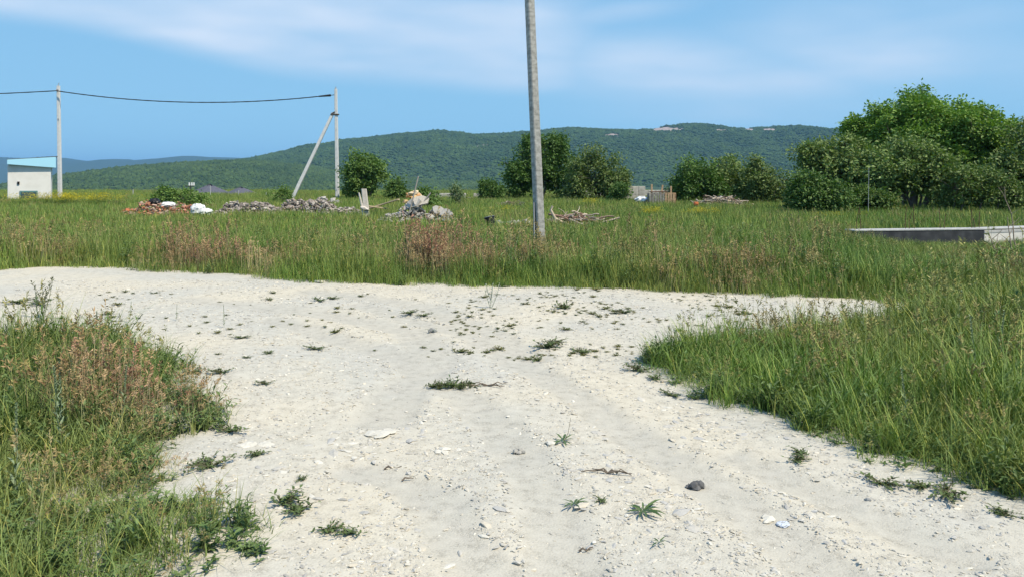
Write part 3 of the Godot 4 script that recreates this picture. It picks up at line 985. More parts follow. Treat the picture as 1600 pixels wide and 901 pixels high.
# ---------------------------------------------------------------- trees
var clusters := []
func leaf_cluster(count: int, leaf: float, spread: float, tone: Color) -> ArrayMesh:
	var mb := MB.new()
	for k in count:
		var o := Vector3(rng.randfn(), rng.randfn() * 0.8, rng.randfn()) * spread * 0.5
		var dir := (o.normalized() + Vector3(rng.randfn(), rng.randfn() * 0.5 - 0.2, rng.randfn()) * 0.7).normalized()
		var side := dir.cross(Vector3(rng.randfn(), rng.randfn() + 1.2, rng.randfn())).normalized()
		var up := side.cross(dir).normalized()
		var l := leaf * rng.randf_range(0.7, 1.3)
		var w := l * 0.3
		var c := tone * rng.randf_range(0.8, 1.2)
		var a := o
		var m := o + dir * l * 0.5
		var e := o + dir * l - up * l * 0.12
		mb.tri(a, m + side * w + up * w * 0.25, e, c)
		mb.tri(a, e, m - side * w + up * w * 0.25, c)
	return mb.mesh()

func limb(mb: MB, a: Vector3, b: Vector3, r0: float, r1: float, wob: float, col: Color, sides := 6):
	var pts := []
	var rad := []
	var n := 6
	for k in n + 1:
		var t := k / float(n)
		var m := a.lerp(b, t)
		if k > 0 and k < n: m += Vector3(rng.randf_range(-wob, wob), rng.randf_range(-wob, wob) * 0.4, rng.randf_range(-wob, wob))
		m.y += sin(t * PI) * wob * 0.8
		pts.append(m); rad.append(lerpf(r0, r1, t))
	tube(mb, pts, rad, sides, col, false)

# lobes: [x, y, z, rx, ry, rz] in metres from the foot; boughs: clumps per lobe
func tree(called: String, label: String, category: String, foot: Vector3, lobes: Array, trunks: Array, boughs: int, dense: int, scale_by: float, ca: Color, cb: Color, group := "") -> Node3D:
	var t := thing(called, label, category, foot, 0.0, group)
	var bark := plain("bark", Color.WHITE, 0.95)
	var bc := Color(0.15, 0.13, 0.11)
	var mb := MB.new()
	var tips := []
	for q in trunks:
		var top := Vector3(q[2], q[3], q[4])
		limb(mb, Vector3(q[0], -0.3, q[1]), top, q[5], q[5] * 0.55, q[5] * 0.9, bc, 8)
		tips.append([top, q[5] * 0.5, Vector3(q[0], -0.3, q[1])])
	var shades := []
	for k in 8: shades.append(leaf_cluster(10, 0.52, 1.05, ca.lerp(cb, k / 7.0)))
	var st := SurfaceTool.new()
	st.begin(Mesh.PRIMITIVE_TRIANGLES)
	for L in lobes:
		var c := Vector3(L[0], L[1], L[2])
		var rr := Vector3(L[3], L[4], L[5])
		var n := int(boughs * (L[6] if L.size() > 6 else 1.0))
		for k in n:
			# a bough sits on the lobe's uneven surface or inside it
			var dir := Vector3(rng.randfn(), rng.randfn() + 0.15, rng.randfn()).normalized()
			var spray := rng.randf() < 0.3
			var depth := rng.randf_range(1.0, 1.28) if spray else 1.0 - 0.55 * pow(rng.randf(), 1.7)
			var bc0 := c + dir * rr * depth * (0.92 + 0.4 * fine_noise.get_noise_3d(dir.x * 2.0 + L[0], dir.y * 2.0, dir.z * 2.0))
			if bc0.y < 0.15: bc0.y = 0.15 + rng.randf() * 0.3
			var br := clampf((rr.x + rr.y + rr.z) / 3.0 * rng.randf_range(0.17, 0.34), 0.14, 0.8) * (0.55 if spray else 1.0)
			var tint := rng.randf()
			# branch to it
			var best: Array = tips[0]
			for q in tips:
				if (q[0] as Vector3).distance_squared_to(bc0) < (best[0] as Vector3).distance_squared_to(bc0): best = q
			if spray or rng.randf() < 0.6:
				var from: Vector3 = (best[2] as Vector3).lerp(best[0], rng.randf_range(0.5, 1.0))
				limb(mb, from, bc0, best[1] * 0.55, 0.012, 0.12, bc, 5)
			for q in int(dense * (0.25 if spray else 0.52)) + 1:
				var o := Vector3(rng.randfn(), rng.randfn() * 0.7, rng.randfn())
				o = o.normalized() * pow(rng.randf(), 0.45) * br
				o.y *= 0.75
				var p := bc0 + o
				if p.y < 0.05: continue
				var s := scale_by * 1.12 * rng.randf_range(0.75, 1.3)
				var pick := int(clampf(tint * 0.7 + rng.randf() * 0.3, 0, 0.999) * 8.0)
				st.append_from(shades[pick], 0, Transform3D(Basis.from_euler(Vector3(rng.randf_range(-0.6, 0.6), rng.randf() * TAU, rng.randf_range(-0.6, 0.6))).scaled_local(Vector3.ONE * s), p))
	part(t, "trunk", mb.mesh(), bark)
	part(t, "crown", st.commit(), leafy("tree_leaf", Color(0.62, 0.68, 0.3)))
	return t

func build_trees():
	pass
	var mid_a := Color(0.12, 0.21, 0.05)
	var mid_b := Color(0.20, 0.31, 0.08)
	var dark_a := Color(0.09, 0.165, 0.045)
	var dark_b := Color(0.145, 0.235, 0.065)
	var olive_a := Color(0.15, 0.215, 0.065)
	var olive_b := Color(0.23, 0.31, 0.105)
	var lite_a := Color(0.15, 0.265, 0.05)
	var lite_b := Color(0.25, 0.38, 0.08)
	# middle distance
	var p := at_depth(572, 58.0)
	tree("round_tree", "round green tree behind the rubble, near the braced pole", "tree", p, [[0, 2.25, 0, 1.6, 1.15, 1.5], [-0.5, 1.1, 0.2, 1.2, 0.6, 1.0, 0.5]], [[0, 0, 0.1, 1.5, 0, 0.10], [0.15, 0.1, 0.6, 1.6, 0.2, 0.07]], 44, 26, 0.30, dark_a, mid_b)
	tree("shrub", "dark pointed shrub between the round tree and the debris heap", "shrub", at_depth(617, 54.0), [[0, 0.8, 0, 0.55, 0.7, 0.55], [0.4, 0.5, 0.1, 0.4, 0.5, 0.4, 0.6]], [[0, 0, 0.05, 0.8, 0, 0.05]], 24, 22, 0.24, dark_a, dark_b)
	tree("shrub", "low dark shrub just behind the leaning poles of the debris heap", "shrub", at_depth(664, 40.0), [[0, 0.55, 0, 0.6, 0.5, 0.5]], [[0, 0, 0.05, 0.5, 0, 0.04]], 24, 22, 0.2, dark_a, dark_b)
	tree("bush", "small pale grey-green bush before the low block wall", "bush", at_depth(713, 46.0), [[0, 0.75, 0, 0.5, 0.5, 0.4]], [[0, 0, 0, 0.7, 0, 0.03], [0.05, 0, 0.3, 0.8, 0, 0.02], [-0.05, 0, -0.3, 0.8, 0, 0.02]], 15, 10, 0.2, Color(0.13, 0.19, 0.09), Color(0.22, 0.28, 0.14))
	tree("tall_tree", "tall loose tree directly behind the bare concrete pole", "tree", at_depth(842, 58.0), [[0.2, 3.1, 0, 1.7, 1.5, 1.5], [-1.4, 1.7, 0.2, 1.2, 1.3, 1.1, 0.9], [1.5, 2.0, 0.1, 1.5, 1.5, 1.2, 1.0], [1.3, 4.1, 0, 0.6, 0.7, 0.6, 0.35], [-0.4, 4.2, 0, 0.6, 0.5, 0.6, 0.3]], [[0, 0, 0.1, 2.4, 0, 0.13], [0.2, 0, 0.9, 3.2, 0, 0.08], [-0.2, 0, -0.7, 2.6, 0, 0.08]], 44, 26, 0.31, dark_a, mid_a)
	tree("broad_tree", "broad olive-green tree to the right of the bare pole's tree", "tree", at_depth(935, 55.0), [[-0.3, 2.15, 0, 1.65, 1.45, 1.4], [1.0, 1.3, 0.2, 1.1, 1.0, 1.0, 0.8], [-1.2, 1.1, 0.1, 1.0, 0.9, 1.0, 0.6]], [[0, 0, 0, 1.6, 0, 0.1], [0.2, 0, 0.8, 1.6, 0, 0.07]], 46, 26, 0.29, olive_a * 0.8, olive_b * 0.85)
	tree("shrub", "small dark shrub in front of the low block wall end", "shrub", at_depth(971, 50.0), [[0, 0.6, 0, 0.55, 0.6, 0.5]], [[0, 0, 0, 0.6, 0, 0.04]], 20, 18, 0.22, dark_a, dark_b)
	tree("bush", "low bush at the foot of the tall loose tree", "bush", at_depth(768, 56.0), [[0, 0.7, 0, 0.7, 0.75, 0.6], [-0.5, 1.0, 0, 0.3, 0.4, 0.3, 0.3]], [[0, 0, 0, 0.7, 0, 0.04]], 24, 20, 0.24, dark_a, mid_a)
	tree("bush", "leafy bush behind the orange brick heap", "bush", at_depth(262, 42.0), [[-0.35, 0.75, 0, 0.4, 0.45, 0.4], [0.5, 0.7, 0, 0.6, 0.5, 0.45], [1.4, 0.45, 0.2, 0.9, 0.4, 0.5]], [[0, 0, -0.3, 0.7, 0, 0.03], [0.4, 0, 0.5, 0.7, 0, 0.03]], 16, 18, 0.2, mid_a, mid_b)
	tree("bush", "ragged bush at the foot of the slanting strut", "bush", at_depth(438, 50.0), [[0, 0.55, 0, 0.7, 0.45, 0.5]], [[0, 0, 0, 0.5, 0, 0.03]], 16, 18, 0.2, mid_a, mid_b)
	# belt of small trees between the crate and the grove
	tree("belt_tree", "rounded dark tree right beside the timber crate", "tree", at_depth(1082, 50.0), [[0, 1.45, 0, 1.25, 1.2, 1.1], [-0.8, 0.7, 0.2, 0.7, 0.6, 0.7, 0.5], [1.2, 1.0, 0.2, 0.9, 0.8, 0.8, 0.6]], [[0, 0, 0, 1.2, 0, 0.08]], 46, 24, 0.27, dark_a, mid_a, "belt of small trees")
	tree("belt_tree", "loose light tree rising behind the brushwood pile", "tree", at_depth(1136, 51.0), [[0, 2.0, 0, 1.3, 1.0, 1.1], [0.3, 1.0, 0, 1.2, 0.8, 0.9, 0.8], [-0.9, 1.5, -0.2, 0.8, 0.7, 0.8, 0.4]], [[0, 0, 0, 1.6, 0, 0.07], [0.3, 0, 0.5, 1.7, 0, 0.05]], 36, 22, 0.27, olive_a, olive_b, "belt of small trees")
	tree("belt_tree", "thin upright tree between the brushwood pile and the grove", "tree", at_depth(1190, 49.0), [[0, 1.65, 0, 1.15, 1.05, 1.0], [0.8, 0.9, 0.2, 1.1, 0.8, 0.8, 0.9], [-0.8, 0.9, 0.1, 0.8, 0.8, 0.7, 0.6], [-0.4, 2.6, 0, 0.35, 0.4, 0.3, 0.15]], [[0, 0, 0, 1.6, 0, 0.06], [-0.3, 0, -0.3, 2.2, 0, 0.03]], 34, 20, 0.26, olive_a * 0.9, olive_b * 0.9, "belt of small trees")
	# the grove on the right
	tree("great_tree", "tallest domed bright green tree of the grove", "tree", at_depth(1428, 43.0), [[0, 4.3, 0, 2.35, 1.85, 2.2, 1.5], [-1.6, 3.6, 0.3, 1.7, 1.4, 1.6], [1.9, 3.9, 0.2, 2.0, 1.7, 1.8, 1.2], [0.4, 2.6, 0.6, 2.6, 1.3, 1.8], [-3.0, 4.35, 0, 0.55, 0.5, 0.5, 0.2]], [[0, 0, -0.1, 3.6, 0, 0.24], [0.3, 0, 1.5, 3.4, 0, 0.16], [-0.2, 0, -1.5, 3.2, 0, 0.15]], 78, 60, 0.27, lite_a, lite_b)
	tree("sloping_tree", "tree with a sloping crown on the grove's outer shoulder", "tree", at_depth(1535, 42.0), [[-0.5, 3.45, 0, 2.0, 1.8, 1.8, 1.2], [1.4, 2.4, 0.3, 1.8, 1.6, 1.5], [-0.2, 1.7, 0.7, 1.6, 1.0, 1.2, 0.7]], [[0, 0, 0, 2.6, 0, 0.18], [0.3, 0, 1.2, 2.4, 0, 0.12]], 66, 52, 0.27, mid_a, lite_b)
	tree("edge_tree", "greyish tree closing the grove behind the bare foundation wall", "tree", at_depth(1618, 38.0), [[0.2, 2.7, 0, 1.6, 1.7, 1.4], [-0.9, 1.7, 0.3, 1.3, 1.3, 1.0], [1.8, 2.8, 0, 1.8, 1.6, 1.6]], [[0, 0, 0, 2.2, 0, 0.13], [-0.4, 0, -0.8, 2.0, 0, 0.06]], 46, 28, 0.28, olive_a * 0.9, olive_b * 0.85)
	tree("feathery_tree", "feathery olive tree in front of the tallest tree", "tree", at_depth(1318, 38.0), [[0.0, 2.5, 0, 1.7, 0.95, 1.5], [-1.3, 2.7, 0, 0.9, 0.55, 0.8, 0.5], [1.2, 2.0, 0.2, 1.5, 1.1, 1.3], [0.4, 1.2, 0.3, 1.6, 0.8, 1.2]], [[0, 0, -0.3, 2.0, 0, 0.1], [0.4, 0, 1.0, 2.0, 0, 0.09], [-0.2, 0, -1.1, 2.3, 0, 0.05]], 50, 22, 0.27, olive_a, olive_b)
	tree("thicket_shrub", "dark rounded shrub at the grove's open corner", "shrub", at_depth(1268, 33.5), [[0, 0.95, 0, 0.85, 0.9, 0.8, 1.2], [0.9, 0.7, 0.1, 0.7, 0.65, 0.6, 0.8]], [[0, 0, 0, 0.9, 0, 0.06]], 56, 28, 0.22, dark_a * 0.9, dark_b)
	tree("olive_tree", "middle-sized olive-green tree with several grey trunks", "tree", at_depth(1415, 36.0), [[0, 2.3, 0, 1.7, 1.05, 1.4, 1.2], [-1.0, 1.75, 0.3, 1.1, 0.7, 0.9], [1.1, 1.95, 0.2, 1.1, 0.7, 0.9]], [[0.4, 0, -0.2, 1.9, 0, 0.08], [0.5, 0, 0.9, 1.7, 0, 0.07], [0.6, 0, 1.4, 1.2, 0, 0.06], [-0.5, 0, -0.9, 1.6, 0, 0.05]], 54, 24, 0.26, olive_a * 0.95, olive_b)
	tree("thicket_shrub", "twiggy undergrowth shrub beneath the tallest tree", "shrub", at_depth(1352, 34.5), [[0, 0.65, 0, 1.2, 0.6, 0.7]], [[0, 0, 0, 0.8, 0, 0.03], [0.6, 0, 0.7, 1.0, 0, 0.03], [-0.6, 0, -0.6, 0.9, 0, 0.03]], 36, 20, 0.21, dark_a, olive_a)
	tree("thicket_shrub", "twiggy shrub behind the dark foundation wall", "shrub", at_depth(1520, 34.0), [[0, 1.4, 0, 1.3, 0.7, 0.8], [1.2, 0.9, 0, 1.1, 0.8, 0.7, 0.8], [-1.0, 0.8, -0.3, 0.5, 0.5, 0.5, 0.4]], [[-0.9, 0, -0.7, 1.3, 0, 0.05], [-0.6, 0, -0.2, 1.4, 0, 0.05], [0.3, 0, 0.4, 1.5, 0, 0.04], [1.0, 0, 1.2, 1.3, 0, 0.04]], 34, 20, 0.22, olive_a * 0.85, olive_a)
	tree("verge_bush", "low leafy bush in the grass before the bare foundation wall", "bush", at_depth(1604, 12.6), [[0, 0.25, 0, 0.4, 0.26, 0.35], [-0.3, 0.15, 0.2, 0.35, 0.18, 0.3]], [[0, 0, 0, 0.25, 0, 0.015]], 26, 20, 0.1, mid_a, mid_b)

# ---------------------------------------------------------------- rubble heaps
func heap(t: Node3D, called: String, meshes: Array, mats_in: Array, count: int, w: float, h: float, dz: float, smin: float, smax: float, flat: float):
	for k in count:
		var x := rng.randf_range(-1.0, 1.0)
		var z := rng.randf_range(-1.0, 1.0)
		var lump := 0.85 + 0.16 * sin(x * 7.0 + w) + 0.12 * sin(x * 17.0 + 1.0)
		var top := h * maxf(0.0, (1.0 - pow(absf(x), 4.0)) * (1.0 - z * z)) * lump
		var y := top * pow(rng.randf(), 0.35)
		var s := rng.randf_range(smin, smax)
		var b := Basis.from_euler(Vector3(rng.randf_range(-0.6, 0.6), rng.randf() * TAU, rng.randf_range(-0.6, 0.6))).scaled_local(Vector3(s * rng.randf_range(1.0, 1.6), s * flat, s))
		part(t, called, meshes[rng.randi() % meshes.size()], mats_in[rng.randi() % mats_in.size()], Transform3D(b, Vector3(x * w * 0.5, maxf(y, s * 0.15), z * dz * 0.5)))

func fragments(t: Node3D, called: String, m: Mesh, list: Array, count: int, w: float, h: float, dz: float, smin: float, smax: float):
	# the small stuff between the chunks, too small to pick apart
	var buf := PackedFloat32Array()
	for k in count:
		var x := rng.randf_range(-1.0, 1.0)
		var z := rng.randf_range(-1.0, 1.0)
		var top := h * maxf(0.0, (1.0 - pow(absf(x), 4.0)) * (1.0 - z * z)) * (0.85 + 0.16 * sin(x * 7.0 + w) + 0.12 * sin(x * 17.0 + 1.0))
		var s := rng.randf_range(smin, smax)
		put(buf, Basis.from_euler(Vector3(rng.randf() * 3.0, rng.randf() * TAU, 0)).scaled_local(Vector3(s * rng.randf_range(1.0, 2.0), s * 0.7, s)), Vector3(x * w * 0.54, maxf(top * rng.randf_range(0.6, 1.08), 0.02), z * dz * 0.55), list[rng.randi() % list.size()] * rng.randf_range(0.7, 1.25))
	var o := scatter(t, called, m, plain("fragment", Color.WHITE, 0.95), buf)
	o.set_meta("kind", "stuff")

func tones_of(base: String, list: Array, sd: int) -> Array:
	var out := []
	for k in list.size():
		out.append(textured("%s_%d" % [base, k], [[0.0, 0.5, 1.0], [list[k] * 0.7, list[k], list[k] * 1.2]], grain(128, 0.04, 4, sd + k), null, 2.0, 0.0))
	return out

func core(t: Node3D, w: float, h: float, dz: float, mat: Material):
	# the earth inside a heap, so that no daylight shows through between its pieces
	var mb := MB.new()
	chunk(mb, Transform3D(Basis.from_scale(Vector3(w * 0.46, h * 0.62, dz * 0.42)), Vector3.ZERO), Color.WHITE, 0.08)
	part(t, "earth_core", mb.mesh(), mat)

func branch_heap(t: Node3D, count: int, w: float, h: float, dz: float, mats_in: Array, rad: float):
	for k in count:
		var mb := MB.new()
		var x := rng.randf_range(-1, 1)
		var z := rng.randf_range(-1, 1)
		var y := h * (1.0 - x * x) * (1.0 - 0.6 * z * z) * pow(rng.randf(), 0.6) + 0.03
		var len := rng.randf_range(0.3, 0.95) * minf(w * 0.6, 1.4)
		var a := rng.randf() * TAU
		var dir := Vector3(cos(a), rng.randf_range(-0.35, 0.35), sin(a)).normalized()
		var r := rad * rng.randf_range(0.5, 1.3)
		var c := Vector3(x * w * 0.42, y, z * dz * 0.42)
		var pts := []
		var rr := []
		for q in 6:
			var u := q / 5.0 - 0.5
			pts.append(c + dir * len * u + Vector3(rng.randf_range(-1, 1), rng.randf_range(-0.6, 0.8), rng.randf_range(-1, 1)) * 0.07)
			rr.append(r * (1.0 - 0.5 * (q / 5.0)))
		for q in pts.size():
			if pts[q].y < 0.02: pts[q].y = 0.02
		tube(mb, pts, rr, 5, Color.WHITE)
		if rng.randf() < 0.6:
			var e: Vector3 = pts[3] + Vector3(rng.randf_range(-0.3, 0.3), rng.randf_range(0.02, 0.25), rng.randf_range(-0.2, 0.2))
			tube(mb, [pts[3], pts[3].lerp(e, 0.5) + Vector3(0.03, 0.02, 0), e], [r * 0.5, r * 0.4, r * 0.2], 4, Color.WHITE)
		part(t, "branch", mb.mesh(), mats_in[rng.randi() % mats_in.size()])

func build_heaps():
	var lumps := []
	for k in 6:
		var mb := MB.new()
		chunk(mb, Transform3D.IDENTITY, Color.WHITE, 0.32)
		lumps.append(mb.mesh())
	var bricks := []
	for k in 4:
		var mb := MB.new()
		box(mb, Transform3D.IDENTITY, Vector3(2.0, 1.0 + 0.2 * k, 1.1), Color.WHITE, 0.12)
		bricks.append(mb.mesh())
	var slabs := []
	for k in 4:
		var mb := MB.new()
		var pts := []
		var n := 5 + k % 3
		for q in n:
			var an := TAU * q / n + rng.randf_range(-0.25, 0.25)
			pts.append(Vector3(cos(an) * rng.randf_range(0.75, 1.15), 0, sin(an) * rng.randf_range(0.6, 0.95)))
		var u := Vector3(0, 0.12, 0)
		for q in n:
			var a: Vector3 = pts[q]
			var b: Vector3 = pts[(q + 1) % n]
			mb.quad(a - u, a + u, b + u, b - u, Color.WHITE)
			mb.tri(u, a + u, b + u, Color.WHITE)
			mb.tri(-u, b - u, a - u, Color.WHITE)
		slabs.append(mb.mesh())
	var orange := tones_of("orange_brick", [Color(0.50, 0.18, 0.09), Color(0.52, 0.25, 0.15), Color(0.38, 0.17, 0.105), Color(0.48, 0.34, 0.26), Color(0.34, 0.27, 0.22)], 101)
	var greyb := tones_of("rubble", [Color(0.29, 0.255, 0.225), Color(0.35, 0.31, 0.27), Color(0.23, 0.205, 0.185), Color(0.42, 0.385, 0.335), Color(0.30, 0.25, 0.215)], 111)
	var conc := tones_of("broken_concrete", [Color(0.42, 0.40, 0.36), Color(0.33, 0.315, 0.29), Color(0.26, 0.25, 0.235), Color(0.44, 0.405, 0.35)], 121)
	var soil := textured("heap_soil", [[0.0, 1.0], [Color(0.16, 0.135, 0.11), Color(0.27, 0.235, 0.195)]], grain(128, 0.05, 4, 131), null, 1.5, 0.0)
	# orange heap
	var t := thing("brick_heap", "heap of broken orange bricks in the long grass", "rubble heap", at_depth(250, 31.0))
	core(t, 3.2, 0.62, 1.4, soil)
	heap(t, "brick", bricks, orange, 250, 3.5, 0.74, 1.5, 0.04, 0.085, 0.9)
	fragments(t, "brick_fragments", bricks[0], [Color(0.46, 0.18, 0.10), Color(0.48, 0.33, 0.25), Color(0.32, 0.26, 0.21), Color(0.50, 0.24, 0.14)], 700, 3.5, 0.74, 1.5, 0.015, 0.035)
	# sacks
	var sack := MB.new()
	crumple(sack, Vector3(0.30, 0.24, 0.28), 12, 7)
	var o := part(self, "white_sack", sack.mesh(), plain("white_woven", Color(0.74, 0.75, 0.74), 0.7, false), Transform3D(Basis(Vector3.UP, 0.4), at_depth(309, 30.6) + Vector3(0, 0.42, 0)))
	tag(o, "rounded white sack between the brick heap and grey rubble", "sack")
	sack = MB.new()
	crumple(sack, Vector3(0.26, 0.16, 0.25), 11, 17)
	o = part(self, "white_sack", sack.mesh(), mats["white_woven"], Transform3D(Basis(Vector3.UP, 1.1), at_depth(322, 30.4) + Vector3(0, 0.32, 0)))
	tag(o, "flattened white sack lying against the grey rubble", "sack")
	sack = MB.new()
	crumple(sack, Vector3(0.30, 0.12, 0.3), 12, 27)
	o = part(self, "white_sack", sack.mesh(), mats["white_woven"], Transform3D(Basis(Vector3.UP, 0.2), at_depth(262, 31.2) + Vector3(0, 0.60, 0)))
	tag(o, "torn white sack on top of the orange bricks", "sack")
	sack = MB.new()
	crumple(sack, Vector3(0.24, 0.16, 0.24), 12, 37)
	o = part(self, "black_sack", sack.mesh(), plain("black_plastic", Color(0.02, 0.02, 0.022), 0.4, false), Transform3D(Basis(Vector3.UP, 0.2), at_depth(241, 31.3) + Vector3(0, 0.68, 0)))
	tag(o, "black plastic sack on top of the orange brick heap", "sack")
	# long grey heap
	t = thing("rubble_heap", "long low heap of grey-brown rubble before the braced pole", "rubble heap", at_depth(452, 32.0))
	core(t, 6.0, 0.58, 1.7, soil)
	heap(t, "rubble_chunk", lumps, greyb, 298, 6.2, 0.74, 1.6, 0.045, 0.12, 0.7)
	fragments(t, "rubble_fragments", lumps[2], [Color(0.30, 0.26, 0.225), Color(0.38, 0.33, 0.285), Color(0.22, 0.19, 0.165), Color(0.42, 0.385, 0.335)], 1600, 6.2, 0.74, 1.6, 0.02, 0.06)
	t = thing("rubble_heap", "small flat heap of pale rubble behind the strut's foot", "rubble heap", at_depth(505, 46.0))
	core(t, 2.2, 0.45, 1.2, soil)
	heap(t, "rubble_chunk", lumps, conc, 50, 2.3, 0.55, 1.2, 0.08, 0.2, 0.7)
	# split stump of concrete
	var ps := at_depth(569, 29.5)
	t = thing("broken_post", "split whitish concrete post stub leaning out of the grass", "post", ps)
	var pale := textured("pale_broken", [[0.0, 0.5, 1.0], [Color(0.46, 0.42, 0.36), Color(0.56, 0.51, 0.45), Color(0.63, 0.58, 0.52)]], grain(128, 0.03, 4, 141), null, 2.0, 0.0)
	var mb := MB.new()
	shaft(mb, Vector3(0.14, -0.2, 0), Vector3(-0.02, height_for(295, 29.5) - ps.y, 0), 0.24, 0.16, 0.2, 0.08, 0.15, Color.WHITE)
	part(t, "slab", mb.mesh(), pale)
	mb = MB.new()
	shaft(mb, Vector3(0.04, 0.1, 0.06), Vector3(-0.19, height_for(301, 29.5) - ps.y, 0.06), 0.13, 0.1, 0.06, 0.04, 0.15, Color.WHITE)
	part(t, "splinter", mb.mesh(), pale)
	mb = MB.new()
	chunk(mb, Transform3D(Basis(Vector3.BACK, -0.3).scaled_local(Vector3(0.18, 0.07, 0.1)), Vector3(0.02, 0.52, 0.1)), Color.WHITE, 0.2)
	part(t, "shard", mb.mesh(), pale)
	# plank lying behind
	mb = MB.new()
	box(mb, Transform3D(Basis.from_euler(Vector3(0, -0.3, 0.28)), Vector3(0, 0.3, 0)), Vector3(1.5, 0.05, 0.2), Color.WHITE, 0.008)
	box(mb, Transform3D(Basis.from_euler(Vector3(0, 0.5, -0.15)), Vector3(-0.2, 0.18, 0.1)), Vector3(0.8, 0.05, 0.18), Color.WHITE, 0.008)
	o = part(self, "plank", mb.mesh(), plain("tan_plank", Color(0.50, 0.40, 0.26), 0.8, false), Transform3D(Basis.IDENTITY, at_depth(594, 33.0) + Vector3(0.1, 0.25, 0)))
	tag(o, "tan board lying tilted behind the split concrete post", "plank")
	# debris heap with slabs and poles
	var pd := at_depth(652, 27.5)
	t = thing("debris_heap", "debris heap of broken concrete slabs with poles sticking out", "debris heap", pd)
	core(t, 2.4, 0.7, 1.5, soil)
	heap(t, "concrete_chunk", lumps, conc, 110, 2.6, 0.66, 1.7, 0.05, 0.14, 0.7)
	fragments(t, "concrete_fragments", lumps[1], [Color(0.36, 0.34, 0.31), Color(0.27, 0.255, 0.235), Color(0.44, 0.405, 0.35)], 700, 2.7, 0.66, 1.7, 0.02, 0.05)
	heap(t, "concrete_slab", slabs, conc, 40, 2.4, 0.72, 1.5, 0.09, 0.19, 0.9)
	for q in [[0.12, 0.86, 0.3, 0.30, 0.5, 0.35], [-0.12, 0.78, 0.2, 0.34, -0.4, 0.3], [0.72, 0.55, 0.25, 0.26, 0.3, -0.2], [0.98, 0.42, 0.3, 0.24, -0.5, -0.35]]:
		part(t, "concrete_slab", slabs[int(q[3] * 100) % 4], conc[3] if q[0] < 0.5 else conc[1], Transform3D(Basis.from_euler(Vector3(0.9, q[4], q[5])).scaled_local(Vector3.ONE * q[3]), Vector3(q[0], q[1], q[2])))
	for q in [[-0.28, 0.45, 0.02, height_for(275, 27.5) - pd.y, 0.028], [-0.35, 0.25, 0.44, height_for(301, 27.5) - pd.y, 0.03]]:
		mb = MB.new()
		tube(mb, [Vector3(q[0], q[1] - 0.2, 0.35), Vector3(q[2] + 0.05, q[3], 0.3)], [q[4], q[4] * 0.85], 6, Color.WHITE)
		part(t, "pole", mb.mesh(), plain("weathered_pole", Color(0.36, 0.33, 0.29), 0.9, false))
	# straw-coloured foam clump
	var foam := tones_of("torn_foam", [Color(0.62, 0.44, 0.22), Color(0.66, 0.54, 0.36), Color(0.50, 0.28, 0.13), Color(0.68, 0.60, 0.46)], 151)
	t = thing("foam_clump", "clump of torn tan and orange foam atop the debris heap", "foam", pd + Vector3(-0.2, 0.66, -0.3))
	for k in 34:
		var s := rng.randf_range(0.05, 0.11)
		part(t, "foam_piece", lumps[k % 6], foam[k % 4], Transform3D(Basis.from_euler(Vector3(rng.randf() * 3, rng.randf() * 6, 0)).scaled_local(Vector3(s, s * 0.7, s * 1.3)), Vector3(rng.randf_range(-0.27, 0.27), rng.randf_range(-0.05, 0.5), rng.randf_range(-0.15, 0.15))))
	# black bucket
	var pb := at_depth(768, 24.0)
	t = thing("bucket", "black plastic bucket tipped over in the grass", "bucket", pb)
	mb = MB.new()
	var tilt := Basis(Vector3.BACK, 0.22)
	var prof := [[0.0, 0.115], [0.3, 0.155], [0.32, 0.165], [0.33, 0.15], [0.05, 0.1]]
	var pts := []
	var rr := []
	for q in prof:
		pts.append(tilt * Vector3(0, q[0], 0) + Vector3(0, 0.17, 0)); rr.append(q[1])
	for k in prof.size() - 1:
		tube(mb, [pts[k], pts[k + 1]], [rr[k], rr[k + 1]], 14, Color.WHITE, k == 3)
	part(t, "body", mb.mesh(), mats["black_plastic"])
	mb = MB.new()
	var hp := []
	for k in 9:
		var an := PI * k / 8.0
		hp.append(tilt * Vector3(cos(an) * 0.165, 0.32 + sin(an) * 0.03, sin(an) * 0.15) + Vector3(0, 0.17, 0))
	var hr := []
	hr.resize(9); hr.fill(0.006)
	tube(mb, hp, hr, 5, Color.WHITE)
	part(t, "handle", mb.mesh(), mats["galvanised_steel"])
	mb = MB.new()
	chunk(mb, Transform3D(Basis.from_scale(Vector3(0.22, 0.19, 0.22)), Vector3(0, 0.03, 0)), Color.WHITE, 0.2)
	part(self, "earth_clod", mb.mesh(), soil, Transform3D(Basis.IDENTITY, pb))
	tag(get_node("earth_clod"), "brown clod of earth under the black bucket", "clod")
	# row of pale stones to the right of it
	for k in 9:
		var s := rng.randf_range(0.09, 0.17)
		o = part(self, "field_stone", lumps[k % 6], conc[[0, 1, 3, 1][k % 4]], Transform3D(Basis(Vector3.UP, k).scaled_local(Vector3(s * 1.3, s, s)), at_depth(782 + k * 7 - 40 * int(k > 6), 25.5 + rng.randf_range(-0.4, 0.4)) + Vector3(0, s * 0.3 + 0.13, 0)))
		tag(o, "pale stone in the row between the bucket and the pole", "stone", "row of pale field stones")
		var mbs := MB.new()
	# branch heaps
	var barks := [plain("bark_brown", Color(0.23, 0.17, 0.13), 0.95, false), plain("bark_grey", Color(0.34, 0.295, 0.25), 0.95, false), plain("bark_pale", Color(0.50, 0.42, 0.33), 0.95, false), plain("bark_red", Color(0.26, 0.165, 0.125), 0.95, false)]
	t = thing("branch_heap", "heap of brown dead branches beside the bare concrete pole", "branch heap", at_depth(903, 25.0))
	branch_heap(t, 120, 2.3, 0.55, 1.2, barks, 0.03)
	mb = MB.new()
